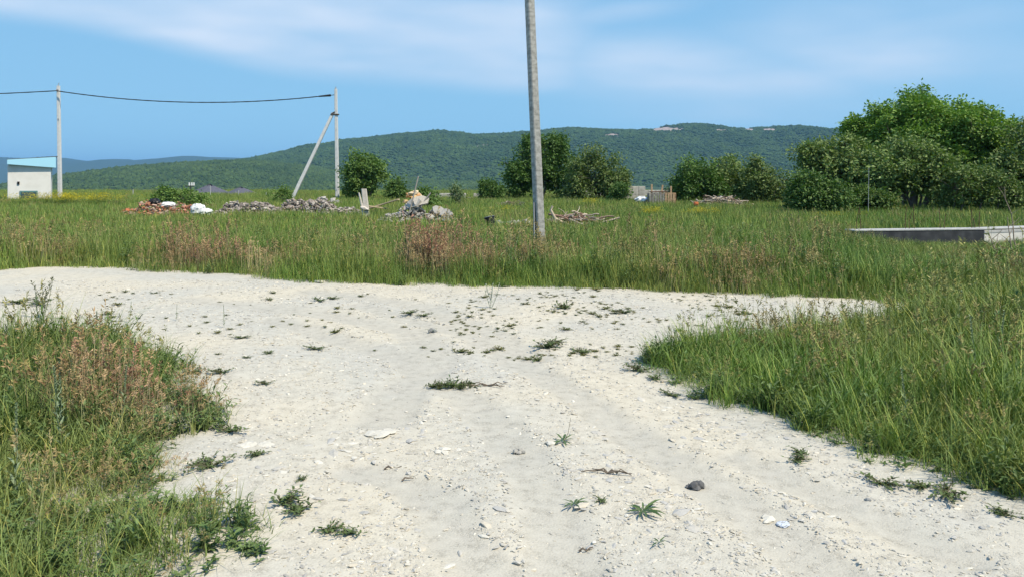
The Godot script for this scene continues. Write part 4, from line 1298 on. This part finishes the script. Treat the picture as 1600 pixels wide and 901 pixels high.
	tube(mb, [Vector3(-0.75, 0.12, 0.3), Vector3(-0.72, 0.4, 0.3), Vector3(-0.86, 0.66, 0.3), Vector3(-0.8, 0.78, 0.3)], [0.05, 0.045, 0.04, 0.035], 6, Color.WHITE)
	tube(mb, [Vector3(-0.72, 0.4, 0.3), Vector3(-0.5, 0.28, 0.3), Vector3(-0.3, 0.2, 0.3)], [0.04, 0.04, 0.03], 6, Color.WHITE)
	part(t, "stub", mb.mesh(), plain("bark_straw", Color(0.55, 0.46, 0.34), 0.9, false))
	t = thing("branch_heap", "low grey heap of brush behind the stones, left of the pole", "branch heap", at_depth(797, 44.0))
	branch_heap(t, 60, 1.9, 0.42, 1.0, [barks[0], barks[3], barks[1]], 0.025)
	t = thing("branch_heap", "grey brushwood pile with concrete lumps beside the crate", "branch heap", at_depth(1125, 44.0))
	branch_heap(t, 110, 3.6, 0.6, 1.4, [barks[1], barks[2], barks[0]], 0.035)
	heap(t, "concrete_chunk", lumps, conc, 26, 2.4, 0.6, 1.0, 0.07, 0.15, 0.8)
	# orange rag
	mb = MB.new()
	crumple(mb, Vector3(0.14, 0.12, 0.14), 9, 47)
	o = part(self, "orange_rag", mb.mesh(), plain("orange_cloth", Color(0.50, 0.15, 0.06), 0.9, false), Transform3D(Basis.IDENTITY, at_depth(1088, 40.0) + Vector3(0, 0.36, 0)))
	tag(o, "faded orange rag caught in the grass", "rag")

# ---------------------------------------------------------------- grass
func tuft(blades: int, hmin: float, hmax: float, width: float, spread: float, segs: int, lean: float) -> ArrayMesh:
	var mb := MB.new()
	for k in blades:
		var an := rng.randf() * TAU
		var r := spread * sqrt(rng.randf())
		var foot := Vector3(cos(an) * r, -0.02, sin(an) * r)
		var h := rng.randf_range(hmin, hmax)
		var da := rng.randf() * TAU
		var dir := Vector3(cos(da), 0, sin(da))
		var side := Vector3(-dir.z, 0, dir.x).rotated(Vector3.UP, rng.randf_range(-0.7, 0.7))
		var bend := lean * rng.randf_range(0.2, 1.0) * h
		var c := Color(1, 1, 1) * rng.randf_range(0.72, 1.2)
		if rng.randf() < 0.15: c = Color(1.75, 1.35, 1.3) * rng.randf_range(0.8, 1.15)
		var w := width * rng.randf_range(0.7, 1.3)
		var prev_a := foot - side * w * 0.5
		var prev_b := foot + side * w * 0.5
		for q in segs:
			var t := (q + 1) / float(segs)
			var m := foot + Vector3(0, h * (t - 0.18 * t * t * lean), 0) + dir * bend * t * t
			var ww := w * (1.0 - t * t) * 0.5
			if q == segs - 1:
				mb.tri(prev_a, m, prev_b, c)
			else:
				mb.quad(prev_a, m - side * ww, m + side * ww, prev_b, c)
				prev_a = m - side * ww
				prev_b = m + side * ww
	return mb.half()

func seed_tuft(stems: int, hmin: float, hmax: float, spread: float, head: float, stem_w: float) -> ArrayMesh:
	# dry flowering grass: thin stems, each with a drooping loose head of small spikelets
	var mb := MB.new()
	for k in stems:
		var an := rng.randf() * TAU
		var r := spread * sqrt(rng.randf())
		var foot := Vector3(cos(an) * r, -0.02, sin(an) * r)
		var h := rng.randf_range(hmin, hmax)
		var dir := Vector3(rng.randfn(), 0, rng.randfn()).normalized()
		var side := Vector3(-dir.z, 0, dir.x)
		var c := Color(1, 1, 1) * rng.randf_range(0.75, 1.2)
		var top := foot + Vector3(0, h, 0) + dir * h * rng.randf_range(0.05, 0.3)
		var mid := foot.lerp(top, 0.5) - dir * h * 0.04
		mb.quad(foot - side * stem_w, mid - side * stem_w, mid + side * stem_w, foot + side * stem_w, c)
		mb.quad(mid - side * stem_w, top - side * stem_w * 0.6, top + side * stem_w * 0.6, mid + side * stem_w, c)
		var hc := Color(1.15, 0.92, 0.85) * rng.randf_range(0.8, 1.2)
		for q in 10:
			var p := top.lerp(mid, q * 0.045 * head / 0.1)
			var d := (Vector3(rng.randfn(), rng.randf_range(0.2, 1.4), rng.randfn()) + dir * 0.8).normalized()
			var s2 := d.cross(Vector3(rng.randfn(), rng.randfn(), rng.randfn())).normalized() * head * 0.055
			var l := head * rng.randf_range(0.3, 0.55)
			mb.quad(p, p + d * l * 0.5 + s2, p + d * l, p + d * l * 0.5 - s2, hc)
	return mb.half()

func leafy_weed(h: float, leaves: int, leaf: float, spread: float, stems: int) -> ArrayMesh:
	var mb := MB.new()
	for s in stems:
		var foot := Vector3(rng.randf_range(-1, 1), 0, rng.randf_range(-1, 1)) * spread * 0.3
		foot.y = -0.02
		var top := foot + Vector3(rng.randfn() * spread * 0.5, h * rng.randf_range(0.6, 1.1), rng.randfn() * spread * 0.5)
		var sc := Color(0.9, 0.95, 0.8)
		var sw := 0.0022
		mb.quad(foot - Vector3(sw, 0, 0), top - Vector3(sw, 0, 0), top + Vector3(sw, 0, 0), foot + Vector3(sw, 0, 0), sc)
		mb.quad(foot - Vector3(0, 0, sw), top - Vector3(0, 0, sw), top + Vector3(0, 0, sw), foot + Vector3(0, 0, sw), sc)
		for k in leaves:
			var t := pow((k + rng.randf()) / leaves, 0.9)
			var p := foot.lerp(top, t)
			var an := k * 2.4 + rng.randf_range(-0.5, 0.5)
			var d := Vector3(cos(an), rng.randf_range(0.0, 0.9), sin(an)).normalized()
			blade_leaf(mb, p, d, leaf * rng.randf_range(0.6, 1.2) * (1.1 - 0.5 * t), 0.28, Color(1, 1, 1) * rng.randf_range(0.7, 1.2))
	return mb.half()

func blade_leaf(mb: MB, p: Vector3, d: Vector3, l: float, wide: float, c: Color):
	# a folded lance-shaped leaf that arches down
	var side := d.cross(Vector3.UP).normalized()
	if side.length() < 0.1: side = Vector3.RIGHT
	var up := side.cross(d).normalized()
	var w := l * wide * 0.5
	var m1 := p + d * l * 0.35 + up * l * 0.04
	var m2 := p + d * l * 0.7 + up * l * 0.01
	var e := p + d * l - up * l * 0.1
	var f := up * w * 0.35
	mb.tri(p, m1 + side * w + f, m1, c); mb.tri(p, m1, m1 - side * w + f, c)
	mb.quad(m1, m1 + side * w + f, m2 + side * w * 0.8 + f, m2, c); mb.quad(m1, m2, m2 - side * w * 0.8 + f, m1 - side * w + f, c)
	mb.tri(m2, m2 + side * w * 0.8 + f, e, c); mb.tri(m2, e, m2 - side * w * 0.8 + f, c)

func spike_weed(h: float) -> ArrayMesh:
	# a slender upright stem set with small leaves and a seed spike
	var mb := MB.new()
	var top := Vector3(rng.randf_range(-0.05, 0.05), h, rng.randf_range(-0.05, 0.05))
	tube(mb, [Vector3(0, -0.02, 0), top * 0.5 + Vector3(0.01, 0, 0), top], [0.003, 0.0025, 0.0015], 4, Color.WHITE, false)
	for k in 16:
		var t := 0.15 + 0.6 * k / 16.0
		var an := k * 2.4
		blade_leaf(mb, top * t, Vector3(cos(an), 1.1, sin(an)).normalized(), 0.07 * h / 0.5 * (1.2 - t), 0.25, Color(1, 1, 1) * rng.randf_range(0.8, 1.1))
	for k in 26:
		var t := 0.72 + 0.28 * k / 26.0
		var an := k * 2.4
		blade_leaf(mb, top * t, Vector3(cos(an), 1.6, sin(an)).normalized(), 0.02, 0.5, Color(1.25, 1.2, 1.05))
	return mb.mesh()

func flower_tuft() -> ArrayMesh:
	var mb := MB.new()
	for k in 26:
		var p := Vector3(rng.randfn() * 0.16, rng.randf_range(0.45, 0.78), rng.randfn() * 0.16)
		for q in 4:
			var d := Vector3(rng.randfn(), rng.randfn() * 0.5 + 0.4, rng.randfn()).normalized()
			blade_leaf(mb, p, d, 0.035, 0.8, Color(1, 1, 1) * rng.randf_range(0.8, 1.15))
	return mb.half()

var GREEN := [Color(0.135, 0.24, 0.045), Color(0.175, 0.28, 0.058), Color(0.215, 0.295, 0.085), Color(0.11, 0.205, 0.045)]
var BROWN := [Color(0.32, 0.23, 0.145), Color(0.37, 0.30, 0.17), Color(0.30, 0.19, 0.14), Color(0.40, 0.34, 0.21)]
var brown_spots := []

func brownness(x: float, z: float) -> float:
	var b := kind_noise.get_noise_2d(x + 70.0, z) * 0.55 - 0.2
	for q in brown_spots:
		var dx: float = (x - q[0]) / q[2]
		var dz: float = (z - q[1]) / q[3]
		b += q[4] * exp(-dx * dx - dz * dz)
	return b

func build_grass():
	var a := g2(230, 660)
	var b := g2(330, 720)
	var c := g2(60, 800)
	brown_spots = [[a.x, a.y, 0.5, 0.5, 0.66], [b.x, b.y, 0.25, 0.35, 0.55], [c.x, c.y, 0.4, 0.5, 0.3]]
	for q in [[250, 415], [600, 425], [760, 430], [1180, 440], [1300, 435], [400, 420], [60, 405]]:
		var p := g2(q[0], q[1])
		brown_spots.append([p.x, p.y + 0.5, 1.3, 0.6, 0.34])
	for q in [[1450, 540], [1310, 640], [1560, 620]]:
		var p := g2(q[0], q[1])
		brown_spots.append([p.x, p.y, 0.4, 0.5, 0.35])
	var near_t := []
	for k in 4: near_t.append(tuft(20, 0.07, 0.32, 0.0058, 0.08, 4, [0.5, 0.9, 1.4, 1.1][k]))
	var mid_t := []
	for k in 3: mid_t.append(tuft(20, 0.16, 0.44, 0.009, 0.13, 3, 0.5))
	var far_t := []
	for k in 3: far_t.append(tuft(18, 0.2, 0.48, 0.022, 0.32, 2, 0.35))
	var seed_n := []
	for k in 3: seed_n.append(seed_tuft(9, 0.2, 0.4, 0.08, 0.055, 0.0011))
	seed_n.append(tuft(12, 0.03, 0.09, 0.0035, 0.1, 3, 6.0))
	var seed_m := []
	for k in 2: seed_m.append(seed_tuft(10, 0.28, 0.5, 0.16, 0.08, 0.0028))
	var seed_f := seed_tuft(12, 0.3, 0.5, 0.36, 0.09, 0.006)
	var weed_n := []
	for k in 3: weed_n.append(leafy_weed(0.2, 13, 0.085, 0.12, 3))
	var weed_m := []
	for k in 2: weed_m.append(leafy_weed(0.40, 18, 0.09, 0.18, 5))
	var grass := leafy("grass_blade", Color(0.5, 0.55, 0.22))
	var dry := leafy("dry_grass", Color(0.35, 0.3, 0.2))
	var areas := {
		"left": ["short mixed grass of the verge with the reddish brown patch", "reddish brown seeding grass in the near verge patch", "dark leafy weeds among the verge with the brown patch"],
		"right": ["taller bright green grass of the verge below the foundation", "tan seeding grass stems in the verge below the foundation", "broad-leaved weeds along the verge below the foundation"],
		"field": ["wide green meadow grass stretching back to trees and heaps", "brownish seeding grass along the meadow's gravel edge", "leafy weeds scattered through the wide meadow"]}
	for key in areas:
		var bufs := {}
		var want := 0
		var ranges := [[2.3, 8.6, 270.0, 0]] if key != "field" else [[8.6, 13.0, 170.0, 1], [13.0, 20.0, 100.0, 1], [20.0, 36.0, 34.0, 2], [36.0, 62.0, 16.0, 2], [62.0, 100.0, 7.0, 2]]
		for rg in ranges:
			var d0: float = rg[0]
			var d1: float = rg[1]
			var area := 0.68 * (d1 * d1 - d0 * d0) + 3.0 * (d1 - d0)
			want = int(area * rg[2])
			var level: int = rg[3]
			for k in want:
				var d := sqrt(lerpf(d0 * d0, d1 * d1, rng.randf()))
				var half := 0.68 * d + 1.2
				var x := rng.randf_range(-half, half)
				if key == "left" and x > 0.4: continue
				if key == "right" and x <= 0.4: continue
				var z := -d
				var r := road(x, z) if d < 18.0 else -2.0
				var n1 := kind_noise.get_noise_2d(x * 2.0, z * 2.0)
				if r > -0.02:
					continue
				var edge := smoothstep(0.0, 0.75 if key == "field" else 0.2, -r + n1 * 0.25)
				if rng.randf() > 0.6 + 0.5 * edge + n1 * 0.35: continue
				var br := brownness(x, z)
				# tall on the right and out in the field, shorter and thinner at the gravel
				var tall := 1.0
				if key == "left": tall = 0.8 + 0.5 * smoothstep(4.0, 7.5, d) + 0.3 * smoothstep(-1.5, -4.0, x)
				elif key == "right": tall = 1.25 + 0.75 * smoothstep(2.0, 5.0, x)
				if key == "field": tall = lerpf(1.2, 0.77, smoothstep(13.0, 23.0, d)) * (1.0 - 0.62 * smoothstep(0.41, 0.53, x / d) * smoothstep(11.0, 13.0, d) * (1.0 - smoothstep(20.0, 23.0, d)))
				if key != "field": tall *= lerpf(0.75, 1.0, smoothstep(0.1, 0.7, -r))
				tall *= lerpf(0.45, 1.0, edge) * (1.0 + 0.35 * n1)
				if key == "left" and br > 0.35 and rng.randf() < 0.45: continue
				var lv := level if level != 0 or d < 6.8 else 0
				var pick := rng.randf()
				var mesh_id := ""
				var col: Color
				var sc := tall * rng.randf_range(0.65, 1.3) * (1.25 if fine_noise.get_noise_2d(x * 1.6, z * 1.6) > 0.12 else 0.92)
				if lv == 0 and pick > 0.90 and pick < 0.955 and rng.randf() < 0.9:
					mesh_id = "s03"
					col = Color(0.40, 0.34, 0.21).lerp(Color(0.28, 0.22, 0.14), rng.randf())
					sc = 1.0
				elif pick < clampf((0.10 if key == "field" else 0.06) + br * 0.8, 0.03, 0.6):
					mesh_id = ["s0%d" % (k % 3), "s1%d" % (k % 2), "s20"][lv]
					col = BROWN[rng.randi() % 4].lerp(GREEN[2], clampf(0.55 - br * 1.2, 0.0, 0.85))
				elif pick > (0.982 if key == "field" else 0.955) - (0.22 if r > -0.3 and key != "field" else 0.0) - (0.13 if key == "left" else (0.05 if key == "right" else 0.0)) - (0.03 * float(n1 > 0.15)) and lv < 2:
					mesh_id = ["w0%d" % (k % 3), "w1%d" % (k % 2)][lv]
					col = Color(0.10, 0.165, 0.045).lerp(Color(0.165, 0.23, 0.085), rng.randf())
					sc *= 0.95
				else:
					mesh_id = ["g0%d" % (k % 4), "g1%d" % (k % 3), "g2%d" % (k % 3)][lv]
					col = GREEN[rng.randi() % 4].lerp(GREEN[1], 0.3)
					if key == "left": col = col.lerp(Color(0.135, 0.175, 0.06), 0.5)
					var yl := kind_noise.get_noise_2d(x * 0.6 - 40.0, z * 0.6)
					col = col.lerp(Color(0.25, 0.30, 0.085), clampf(0.2 + yl * 1.1, 0.0, 0.6))
					if br > 0.1: col = col.lerp(Color(0.31, 0.265, 0.14), clampf(br * 0.7, 0.0, 0.6))
				col = col * rng.randf_range(0.85, 1.12)
				var bs := Basis.from_euler(Vector3(rng.randf_range(-0.12, 0.12), rng.randf() * TAU, rng.randf_range(-0.12, 0.12))).scaled_local(Vector3(lerpf(1.0, sc, 0.5), sc, lerpf(1.0, sc, 0.5)))
				if not bufs.has(mesh_id): bufs[mesh_id] = []
				(bufs[mesh_id] as Array).append([bs, on_ground(x, z), col])
		var names := {"g": ["meadow_grass", 0, grass], "s": ["seeding_grass", 1, dry], "w": ["leafy_weeds", 2, grass]}
		for fam in names:
			var root := Node3D.new()
			root.name = numbered(names[fam][0])
			add_child(root)
			tag(root, areas[key][names[fam][1]], "grass" if fam != "w" else "weeds", "", "stuff")
			for id in bufs:
				if id[0] != fam: continue
				var pool: Array = {"g": [near_t, mid_t, far_t], "s": [seed_n, seed_m, [seed_f]], "w": [weed_n, weed_m, []]}[fam]
				var m: ArrayMesh = pool[int(id[1])][int(id[2])]
				var buf := PackedFloat32Array()
				for e in bufs[id]: put(buf, e[0], e[1], e[2] * 2.0)
				var o := scatter(root, "blades", m, names[fam][2], buf)
				o.set_meta("kind", "stuff")
	# yellow mustard patches
	var fl := flower_tuft()
	var weed := leafy_weed(0.6, 16, 0.12, 0.3, 6)
	var ymat := leafy("yellow_petal", Color(0.5, 0.45, 0.1))
	for q in [["yellow-flowering weeds in front of the white hut", 108, 44.0, 3.0, 1.6, 150, 0.95], ["yellow-flowering weed clump below the timber crate", 1022, 31.0, 0.6, 0.5, 34, 0.62], ["yellow-flowering weed clump below the brushwood pile", 1100, 30.5, 0.75, 0.5, 38, 0.62], ["yellow-flowering weeds before the low grey brush heap", 785, 34.0, 0.8, 0.5, 18, 0.6], ["yellow-flowering weeds at the foot of the broad olive-green tree", 922, 42.0, 0.5, 0.5, 16, 0.7], ["yellowish weeds at the grove's open corner", 1310, 29.0, 1.2, 0.5, 16, 0.5]]:
		var t := thing("yellow_flowers", q[0], "flowers", at_depth(q[1], q[2]))
		t.set_meta("kind", "stuff")
		var bf := PackedFloat32Array()
		var bw := PackedFloat32Array()
		for k in q[5]:
			var o := Vector3(rng.randfn() * q[3] * 0.5, 0, rng.randfn() * q[4] * 0.5)
			o.y = gh(t.position.x + o.x, t.position.z + o.z) - t.position.y
			var s: float = q[6] * rng.randf_range(0.75, 1.15)
			var bs := Basis(Vector3.UP, rng.randf() * TAU).scaled_local(Vector3.ONE * s)
			put(bw, bs, o, 2.0 * Color(0.15, 0.22, 0.05) * rng.randf_range(0.8, 1.2))
			if rng.randf() < 0.75: put(bf, bs, o, 2.0 * Color(0.58, 0.52, 0.04) * rng.randf_range(0.8, 1.1))
		scatter(t, "stems", weed, grass, bw)
		scatter(t, "blossoms", fl, ymat, bf)

# ---------------------------------------------------------------- single weeds and litter on the gravel
func road_spot(px: float, py: float) -> Vector3:
	var p := ground_at(px, py)
	p.y = maxf(road_height(p.x, p.z), gh(p.x, p.z) - 0.012)
	return p

func build_weeds():
	var green := leafy("weed_leaf", Color(0.35, 0.4, 0.15))
	# rosettes: each leaf a part
	var leaf_mb := MB.new()
	blade_leaf(leaf_mb, Vector3.ZERO, Vector3(0.95, 0.32, 0).normalized(), 1.0, 0.13, Color(0.085, 0.14, 0.045))
	var leaf_a := leaf_mb.mesh()
	leaf_mb = MB.new()
	blade_leaf(leaf_mb, Vector3.ZERO, Vector3(0.97, 0.22, 0).normalized(), 1.0, 0.17, Color(0.065, 0.11, 0.04))
	var leaf_b := leaf_mb.mesh()
	for q in [[1005, 814, 12, 0.1, "star-shaped rosette weed with long dark leaves on the gravel"], [897, 800, 10, 0.075, "small bright rosette weed near the star-shaped weed"], [880, 699, 9, 0.085, "flat rosette weed with thin dry stalk on the gravel"], [1030, 866, 6, 0.05, "tiny rosette weed below the star-shaped weed"]]:
		var t := thing("rosette_weed", q[4], "weed", road_spot(q[0], q[1]))
		for k in q[2]:
			var s: float = q[3] * rng.randf_range(0.7, 1.25)
			part(t, "leaf", leaf_a if k % 2 else leaf_b, green, Transform3D(Basis.from_euler(Vector3(rng.randf_range(-0.2, 0.2), TAU * k / q[2] + rng.randf_range(-0.25, 0.25), rng.randf_range(-0.26, 0.02))).scaled_local(Vector3(s, s, s)), Vector3(0, 0.012, 0)))
		if q[0] == 880:
			var st := MB.new()
			tube(st, [Vector3.ZERO, Vector3(0.03, 0.06, 0), Vector3(0.045, 0.15, 0)], [0.002, 0.0015, 0.001], 4, Color(0.15, 0.13, 0.08))
			part(t, "stalk", st.mesh(), green)
	# low mats and sprigs, look-alikes
	var mat_var := []
	for k in 5:
		var mb := MB.new()
		for s in 15:
			var an := rng.randf() * TAU
			var l := rng.randf_range(0.025, 0.085)
			var e := Vector3(cos(an) * l * 1.3, rng.randf_range(0.01, 0.035), sin(an) * l)
			tube(mb, [Vector3(0, 0.004, 0), e * 0.5 + Vector3(0, 0.012, 0), e], [0.002, 0.0018, 0.001], 3, Color(0.12, 0.11, 0.06), false)
			for j in 9:
				var p := e * ((j + 1) / 9.0)
				blade_leaf(mb, p, Vector3(rng.randfn(), rng.randf_range(0.1, 1.0), rng.randfn()).normalized(), rng.randf_range(0.013, 0.028), 0.38, Color(0.095, 0.135, 0.045) * rng.randf_range(0.7, 1.3))
		mat_var.append(mb.mesh())
	var spots := [[377, 531, 1.0], [493, 548, 1.0], [347, 591, 1.3], [415, 610, 0.8], [400, 719, 0.9], [470, 759, 0.6], [440, 800, 1.3], [470, 812, 1.1], [515, 845, 1.05], [545, 850, 0.9], [640, 492, 1.4], [663, 495, 1.2], [520, 470, 1.5], [500, 474, 1.3], [850, 545, 1.7], [865, 540, 1.4], [910, 553, 1.5], [885, 483, 1.9], [975, 492, 1.4], [1250, 718, 1.1], [1245, 732, 0.9], [1380, 766, 1.1], [1480, 780, 1.3], [1560, 810, 1.0], [1440, 768, 1.2], [940, 795, 0.6], [330, 740, 1.2], [320, 735, 1.0], [360, 680, 1.3], [300, 590, 1.4], [60, 480, 2.4], [30, 478, 1.8], [170, 494, 1.5], [240, 462, 0.8], [1060, 520, 1.0], [1075, 535, 1.3], [1000, 585, 1.4], [1025, 598, 1.3], [1050, 622, 1.2], [385, 566, 0.7], [420, 556, 0.9], [675, 520, 0.8], [820, 478, 0.9], [720, 605, 0.7]]
	for q in spots:
		var s: float = q[2] * rng.randf_range(0.85, 1.15)
		var o := part(self, "low_weed", mat_var[rng.randi() % 5], green, Transform3D(Basis(Vector3.UP, rng.randf() * TAU).scaled_local(Vector3(s * 1.25, s * 0.8, s)), road_spot(q[0], q[1])))
		var where := "small dark green weed mat creeping on open gravel of the track"
		if q[1] < 500: where = "low weed mat on the gravel's far part, close to the meadow"
		elif q[0] < 480 and q[1] < 640: where = "low weed mat on gravel beside the far half of the brown-patched verge"
		elif q[0] < 600: where = "sprawling weed mat on gravel beside the near end of brown-patched verge"
		elif q[0] > 1200: where = "low weed mat on gravel at the near edge of the tall green verge"
		elif q[0] > 980: where = "low weed mat at the gravel tip of the tall green verge"
		tag(o, where, "weed", "low weeds scattered on the gravel")
	# many tiny seedlings in the loose strip by the meadow: uncountable
	var sb := PackedFloat32Array()
	for k in 1150:
		var px := rng.randf_range(700, 1180) if rng.randf() < 0.7 else rng.randf_range(150, 1200)
		var py := rng.randf_range(455, 560)
		var p := road_spot(px, py)
		if road(p.x, p.z) < 0.0 or kind_noise.get_noise_2d(p.x * 1.5, p.z * 1.5 + 9.0) < rng.randf_range(-0.25, 0.3): continue
		var s := rng.randf_range(0.18, 0.5) * (2.0 if rng.randf() < 0.12 else 1.0)
		var tn := Color(1, 1, 1).lerp(Color(2.2, 1.5, 1.1), rng.randf() * 0.7)
		put(sb, Basis(Vector3.UP, rng.randf() * TAU).scaled_local(Vector3(s * 1.3, s, s)), p, tn)
	var sd := scatter(self, "seedlings", mat_var[0], green, sb)
	tag(sd, "tiny seedlings sprinkled over the gravel's far edge", "weeds", "", "stuff")
	# mixed clump in the middle of the track
	var t := thing("weed_clump", "low mixed weed clump alone in the middle of the track", "weed", road_spot(705, 607))
	for k in 7:
		part(t, "sprig", mat_var[k % 5], green, Transform3D(Basis(Vector3.UP, k * 1.3).scaled_local(Vector3(0.9, 1.3, 0.9)), Vector3(-0.14 + 0.05 * k, 0, rng.randf_range(-0.04, 0.04))))
	var up := leafy_weed(0.11, 9, 0.05, 0.05, 3)
	for c in up.get_surface_count(): pass
	var gm := StandardMaterial3D.new()
	gm.resource_name = "upright_weed_leaf"
	gm.albedo_color = Color(0.17, 0.29, 0.10).linear_to_srgb()
	gm.vertex_color_use_as_albedo = true
	gm.roughness = 0.6
	gm.backlight_enabled = true
	gm.backlight = Color(0.3, 0.35, 0.12)
	part(t, "upright_sprig", up, gm, Transform3D(Basis.IDENTITY, Vector3(0.02, 0, 0)))
	# twigs on the gravel
	var tw := plain("grey_twig", Color(0.16, 0.13, 0.10), 0.95, false)
	for q in [[762, 608, 0.16, "dark twisted twig beside the middle weed clump"], [628, 756, 0.05, "short dark twig lying on bare gravel"], [950, 750, 0.12, "spray of thin dry twigs on the gravel"], [905, 868, 0.1, "straight dry stick lying on the gravel"], [600, 737, 0.08, "crooked dry twig near the pale stones"]]:
		var mb := MB.new()
		var n := 5 if q[0] in [950, 762] else 1
		for k in n:
			var an := rng.randf_range(-0.5, 0.5) + (PI if k % 2 else 0.0)
			var l: float = q[2] * rng.randf_range(0.6, 1.2)
			var pts := [Vector3(0, 0.006, 0)]
			for j in 4:
				pts.append(Vector3(cos(an) * l * (j + 1) / 4.0, 0.006 + rng.randf_range(0.0, 0.02), sin(an) * l * (j + 1) / 4.0 + rng.randf_range(-0.012, 0.012)))
			tube(mb, pts, [0.005, 0.0045, 0.004, 0.003, 0.002], 5, Color.WHITE)
		var o := part(self, "twig", mb.mesh(), tw, Transform3D(Basis.IDENTITY, road_spot(q[0], q[1])))
		tag(o, q[3], "twig")
	# clods
	for q in [[1090, 766, 0.034, "dark grey crumbly clod on the gravel near the right verge", Color(0.13, 0.13, 0.13)], [674, 521, 0.045, "small grey clod far out on the gravel", Color(0.22, 0.225, 0.22)], [813, 712, 0.028, "flat grey stone half sunk in the track", Color(0.30, 0.29, 0.26)]]:
		var mb := MB.new()
		for k in 9:
			var s: float = q[2] * rng.randf_range(0.45, 0.8)
			chunk(mb, Transform3D(Basis(Vector3.UP, rng.randf() * 6).scaled_local(Vector3(s, s * 0.8, s)), Vector3(rng.randfn() * q[2] * 0.5, s * 0.4 + rng.randf() * q[2] * 0.25, rng.randfn() * q[2] * 0.4)), q[4] * rng.randf_range(0.8, 1.25), 0.3)
		var o := part(self, "clod", mb.mesh(), plain("clod_earth", Color.WHITE, 0.95), Transform3D(Basis.IDENTITY, road_spot(q[0], q[1])))
		tag(o, q[3], "clod")
	# white plastic scrap
	var sc := MB.new()
	crumple(sc, Vector3(0.035, 0.01, 0.03), 10, 57)
	var so := part(self, "plastic_scrap", sc.mesh(), plain("bluish_plastic", Color(0.55, 0.59, 0.65), 0.5, false), Transform3D(Basis(Vector3.UP, 0.5), road_spot(1224, 824) + Vector3(0, 0.008, 0)))
	tag(so, "bluish white plastic scrap lying on the gravel", "scrap")
	# limestone slabs breaking the surface
	var pale = mats["limestone_1"]
	for q in [[585, 684, 0.09, "cracked cream limestone slab breaking the track surface"], [690, 712, 0.045, "flat cream stone in the track left of the sunken stone"], [862, 702, 0.04, "flat whitish stone left of the thin-stalked rosette"], [1200, 816, 0.035, "flat pale slab under the plastic scrap"], [390, 700, 0.09, "pale slab at the edge of the brown verge patch"], [515, 440, 0.16, "white stone at the meadow's gravel edge"]]:
		var mb := MB.new()
		for k in 5:
			var s: float = q[2] * rng.randf_range(0.35, 0.7)
			chunk(mb, Transform3D(Basis.from_euler(Vector3(rng.randf_range(-0.08, 0.08), rng.randf() * 6, rng.randf_range(-0.08, 0.08))).scaled_local(Vector3(s * 1.4, 0.008 + s * 0.08, s)), Vector3(rng.randfn() * q[2] * 0.5, 0.004, rng.randfn() * q[2] * 0.35)), Color.WHITE * rng.randf_range(0.9, 1.08), 0.25)
		var o := part(self, "limestone_slab", mb.mesh(), pale, Transform3D(Basis.IDENTITY, road_spot(q[0], q[1])))
		tag(o, q[3], "stone")
	# tall single weeds that stand above the verges
	var spikes := []
	for k in 3: spikes.append(spike_weed(0.5))
	var grey_green := StandardMaterial3D.new()
	grey_green.resource_name = "grey_green_weed"
	grey_green.albedo_color = Color(0.20, 0.26, 0.14).linear_to_srgb()
	grey_green.vertex_color_use_as_albedo = true
	grey_green.roughness = 0.7
	for q in [[185, 690, 0.9], [100, 720, 1.1], [202, 630, 0.9], [150, 560, 0.8], [95, 700, 1.0], [60, 560, 1.1], [20, 800, 1.0], [1530, 640, 1.3], [1555, 610, 1.2], [1420, 690, 0.9], [1350, 560, 1.1], [1250, 560, 0.9], [1490, 560, 1.2], [275, 505, 0.4], [350, 515, 0.5], [200, 510, 0.5]]:
		var p := ground_at(q[0], q[1])
		var s: float = q[2]
		var o := part(self, "spike_weed", spikes[rng.randi() % 3], grey_green, Transform3D(Basis(Vector3.UP, rng.randf() * TAU).scaled_local(Vector3.ONE * s), p))
		tag(o, "slender weed spike in the tall green verge" if q[0] > 800 else ("slender weed spike in the verge with the brown patch" if q[1] > 520 else "short weed spike at the back edge of the brown-patched verge"), "weed", "tall weed spikes in the verges")
	# branching tall weed by the left verge, with silhouettes against the gravel
	for q in [[66, 500, 0.5, "tall branching dry weed rising against the gravel above the verge", Color(0.16, 0.17, 0.10)], [767, 482, 0.32, "pale grey-green bushy weed alone on the far gravel", Color(0.34, 0.38, 0.30)]]:
		var mb := MB.new()
		var h: float = q[2]
		for s in 5:
			var top := Vector3(rng.randfn() * h * 0.16, h * rng.randf_range(0.65, 1.0), rng.randfn() * h * 0.1)
			var f0 := Vector3(0, -0.02, 0) if s < 3 else Vector3(0.0, h * 0.3, 0)
			tube(mb, [f0, f0.lerp(top, 0.5) + Vector3(rng.randf_range(-0.02, 0.02), 0, 0), top], [0.0045, 0.0035, 0.002], 4, q[4], false)
			for k in 12:
				var an := k * 2.4
				blade_leaf(mb, f0.lerp(top, 0.2 + 0.8 * k / 12.0), Vector3(cos(an), 0.9, sin(an)).normalized(), h * 0.11, 0.3, q[4] * rng.randf_range(0.85, 1.2))
		var o := part(self, "tall_weed", mb.mesh(), green, Transform3D(Basis.IDENTITY, road_spot(q[0], q[1])))
		tag(o, q[3], "weed")
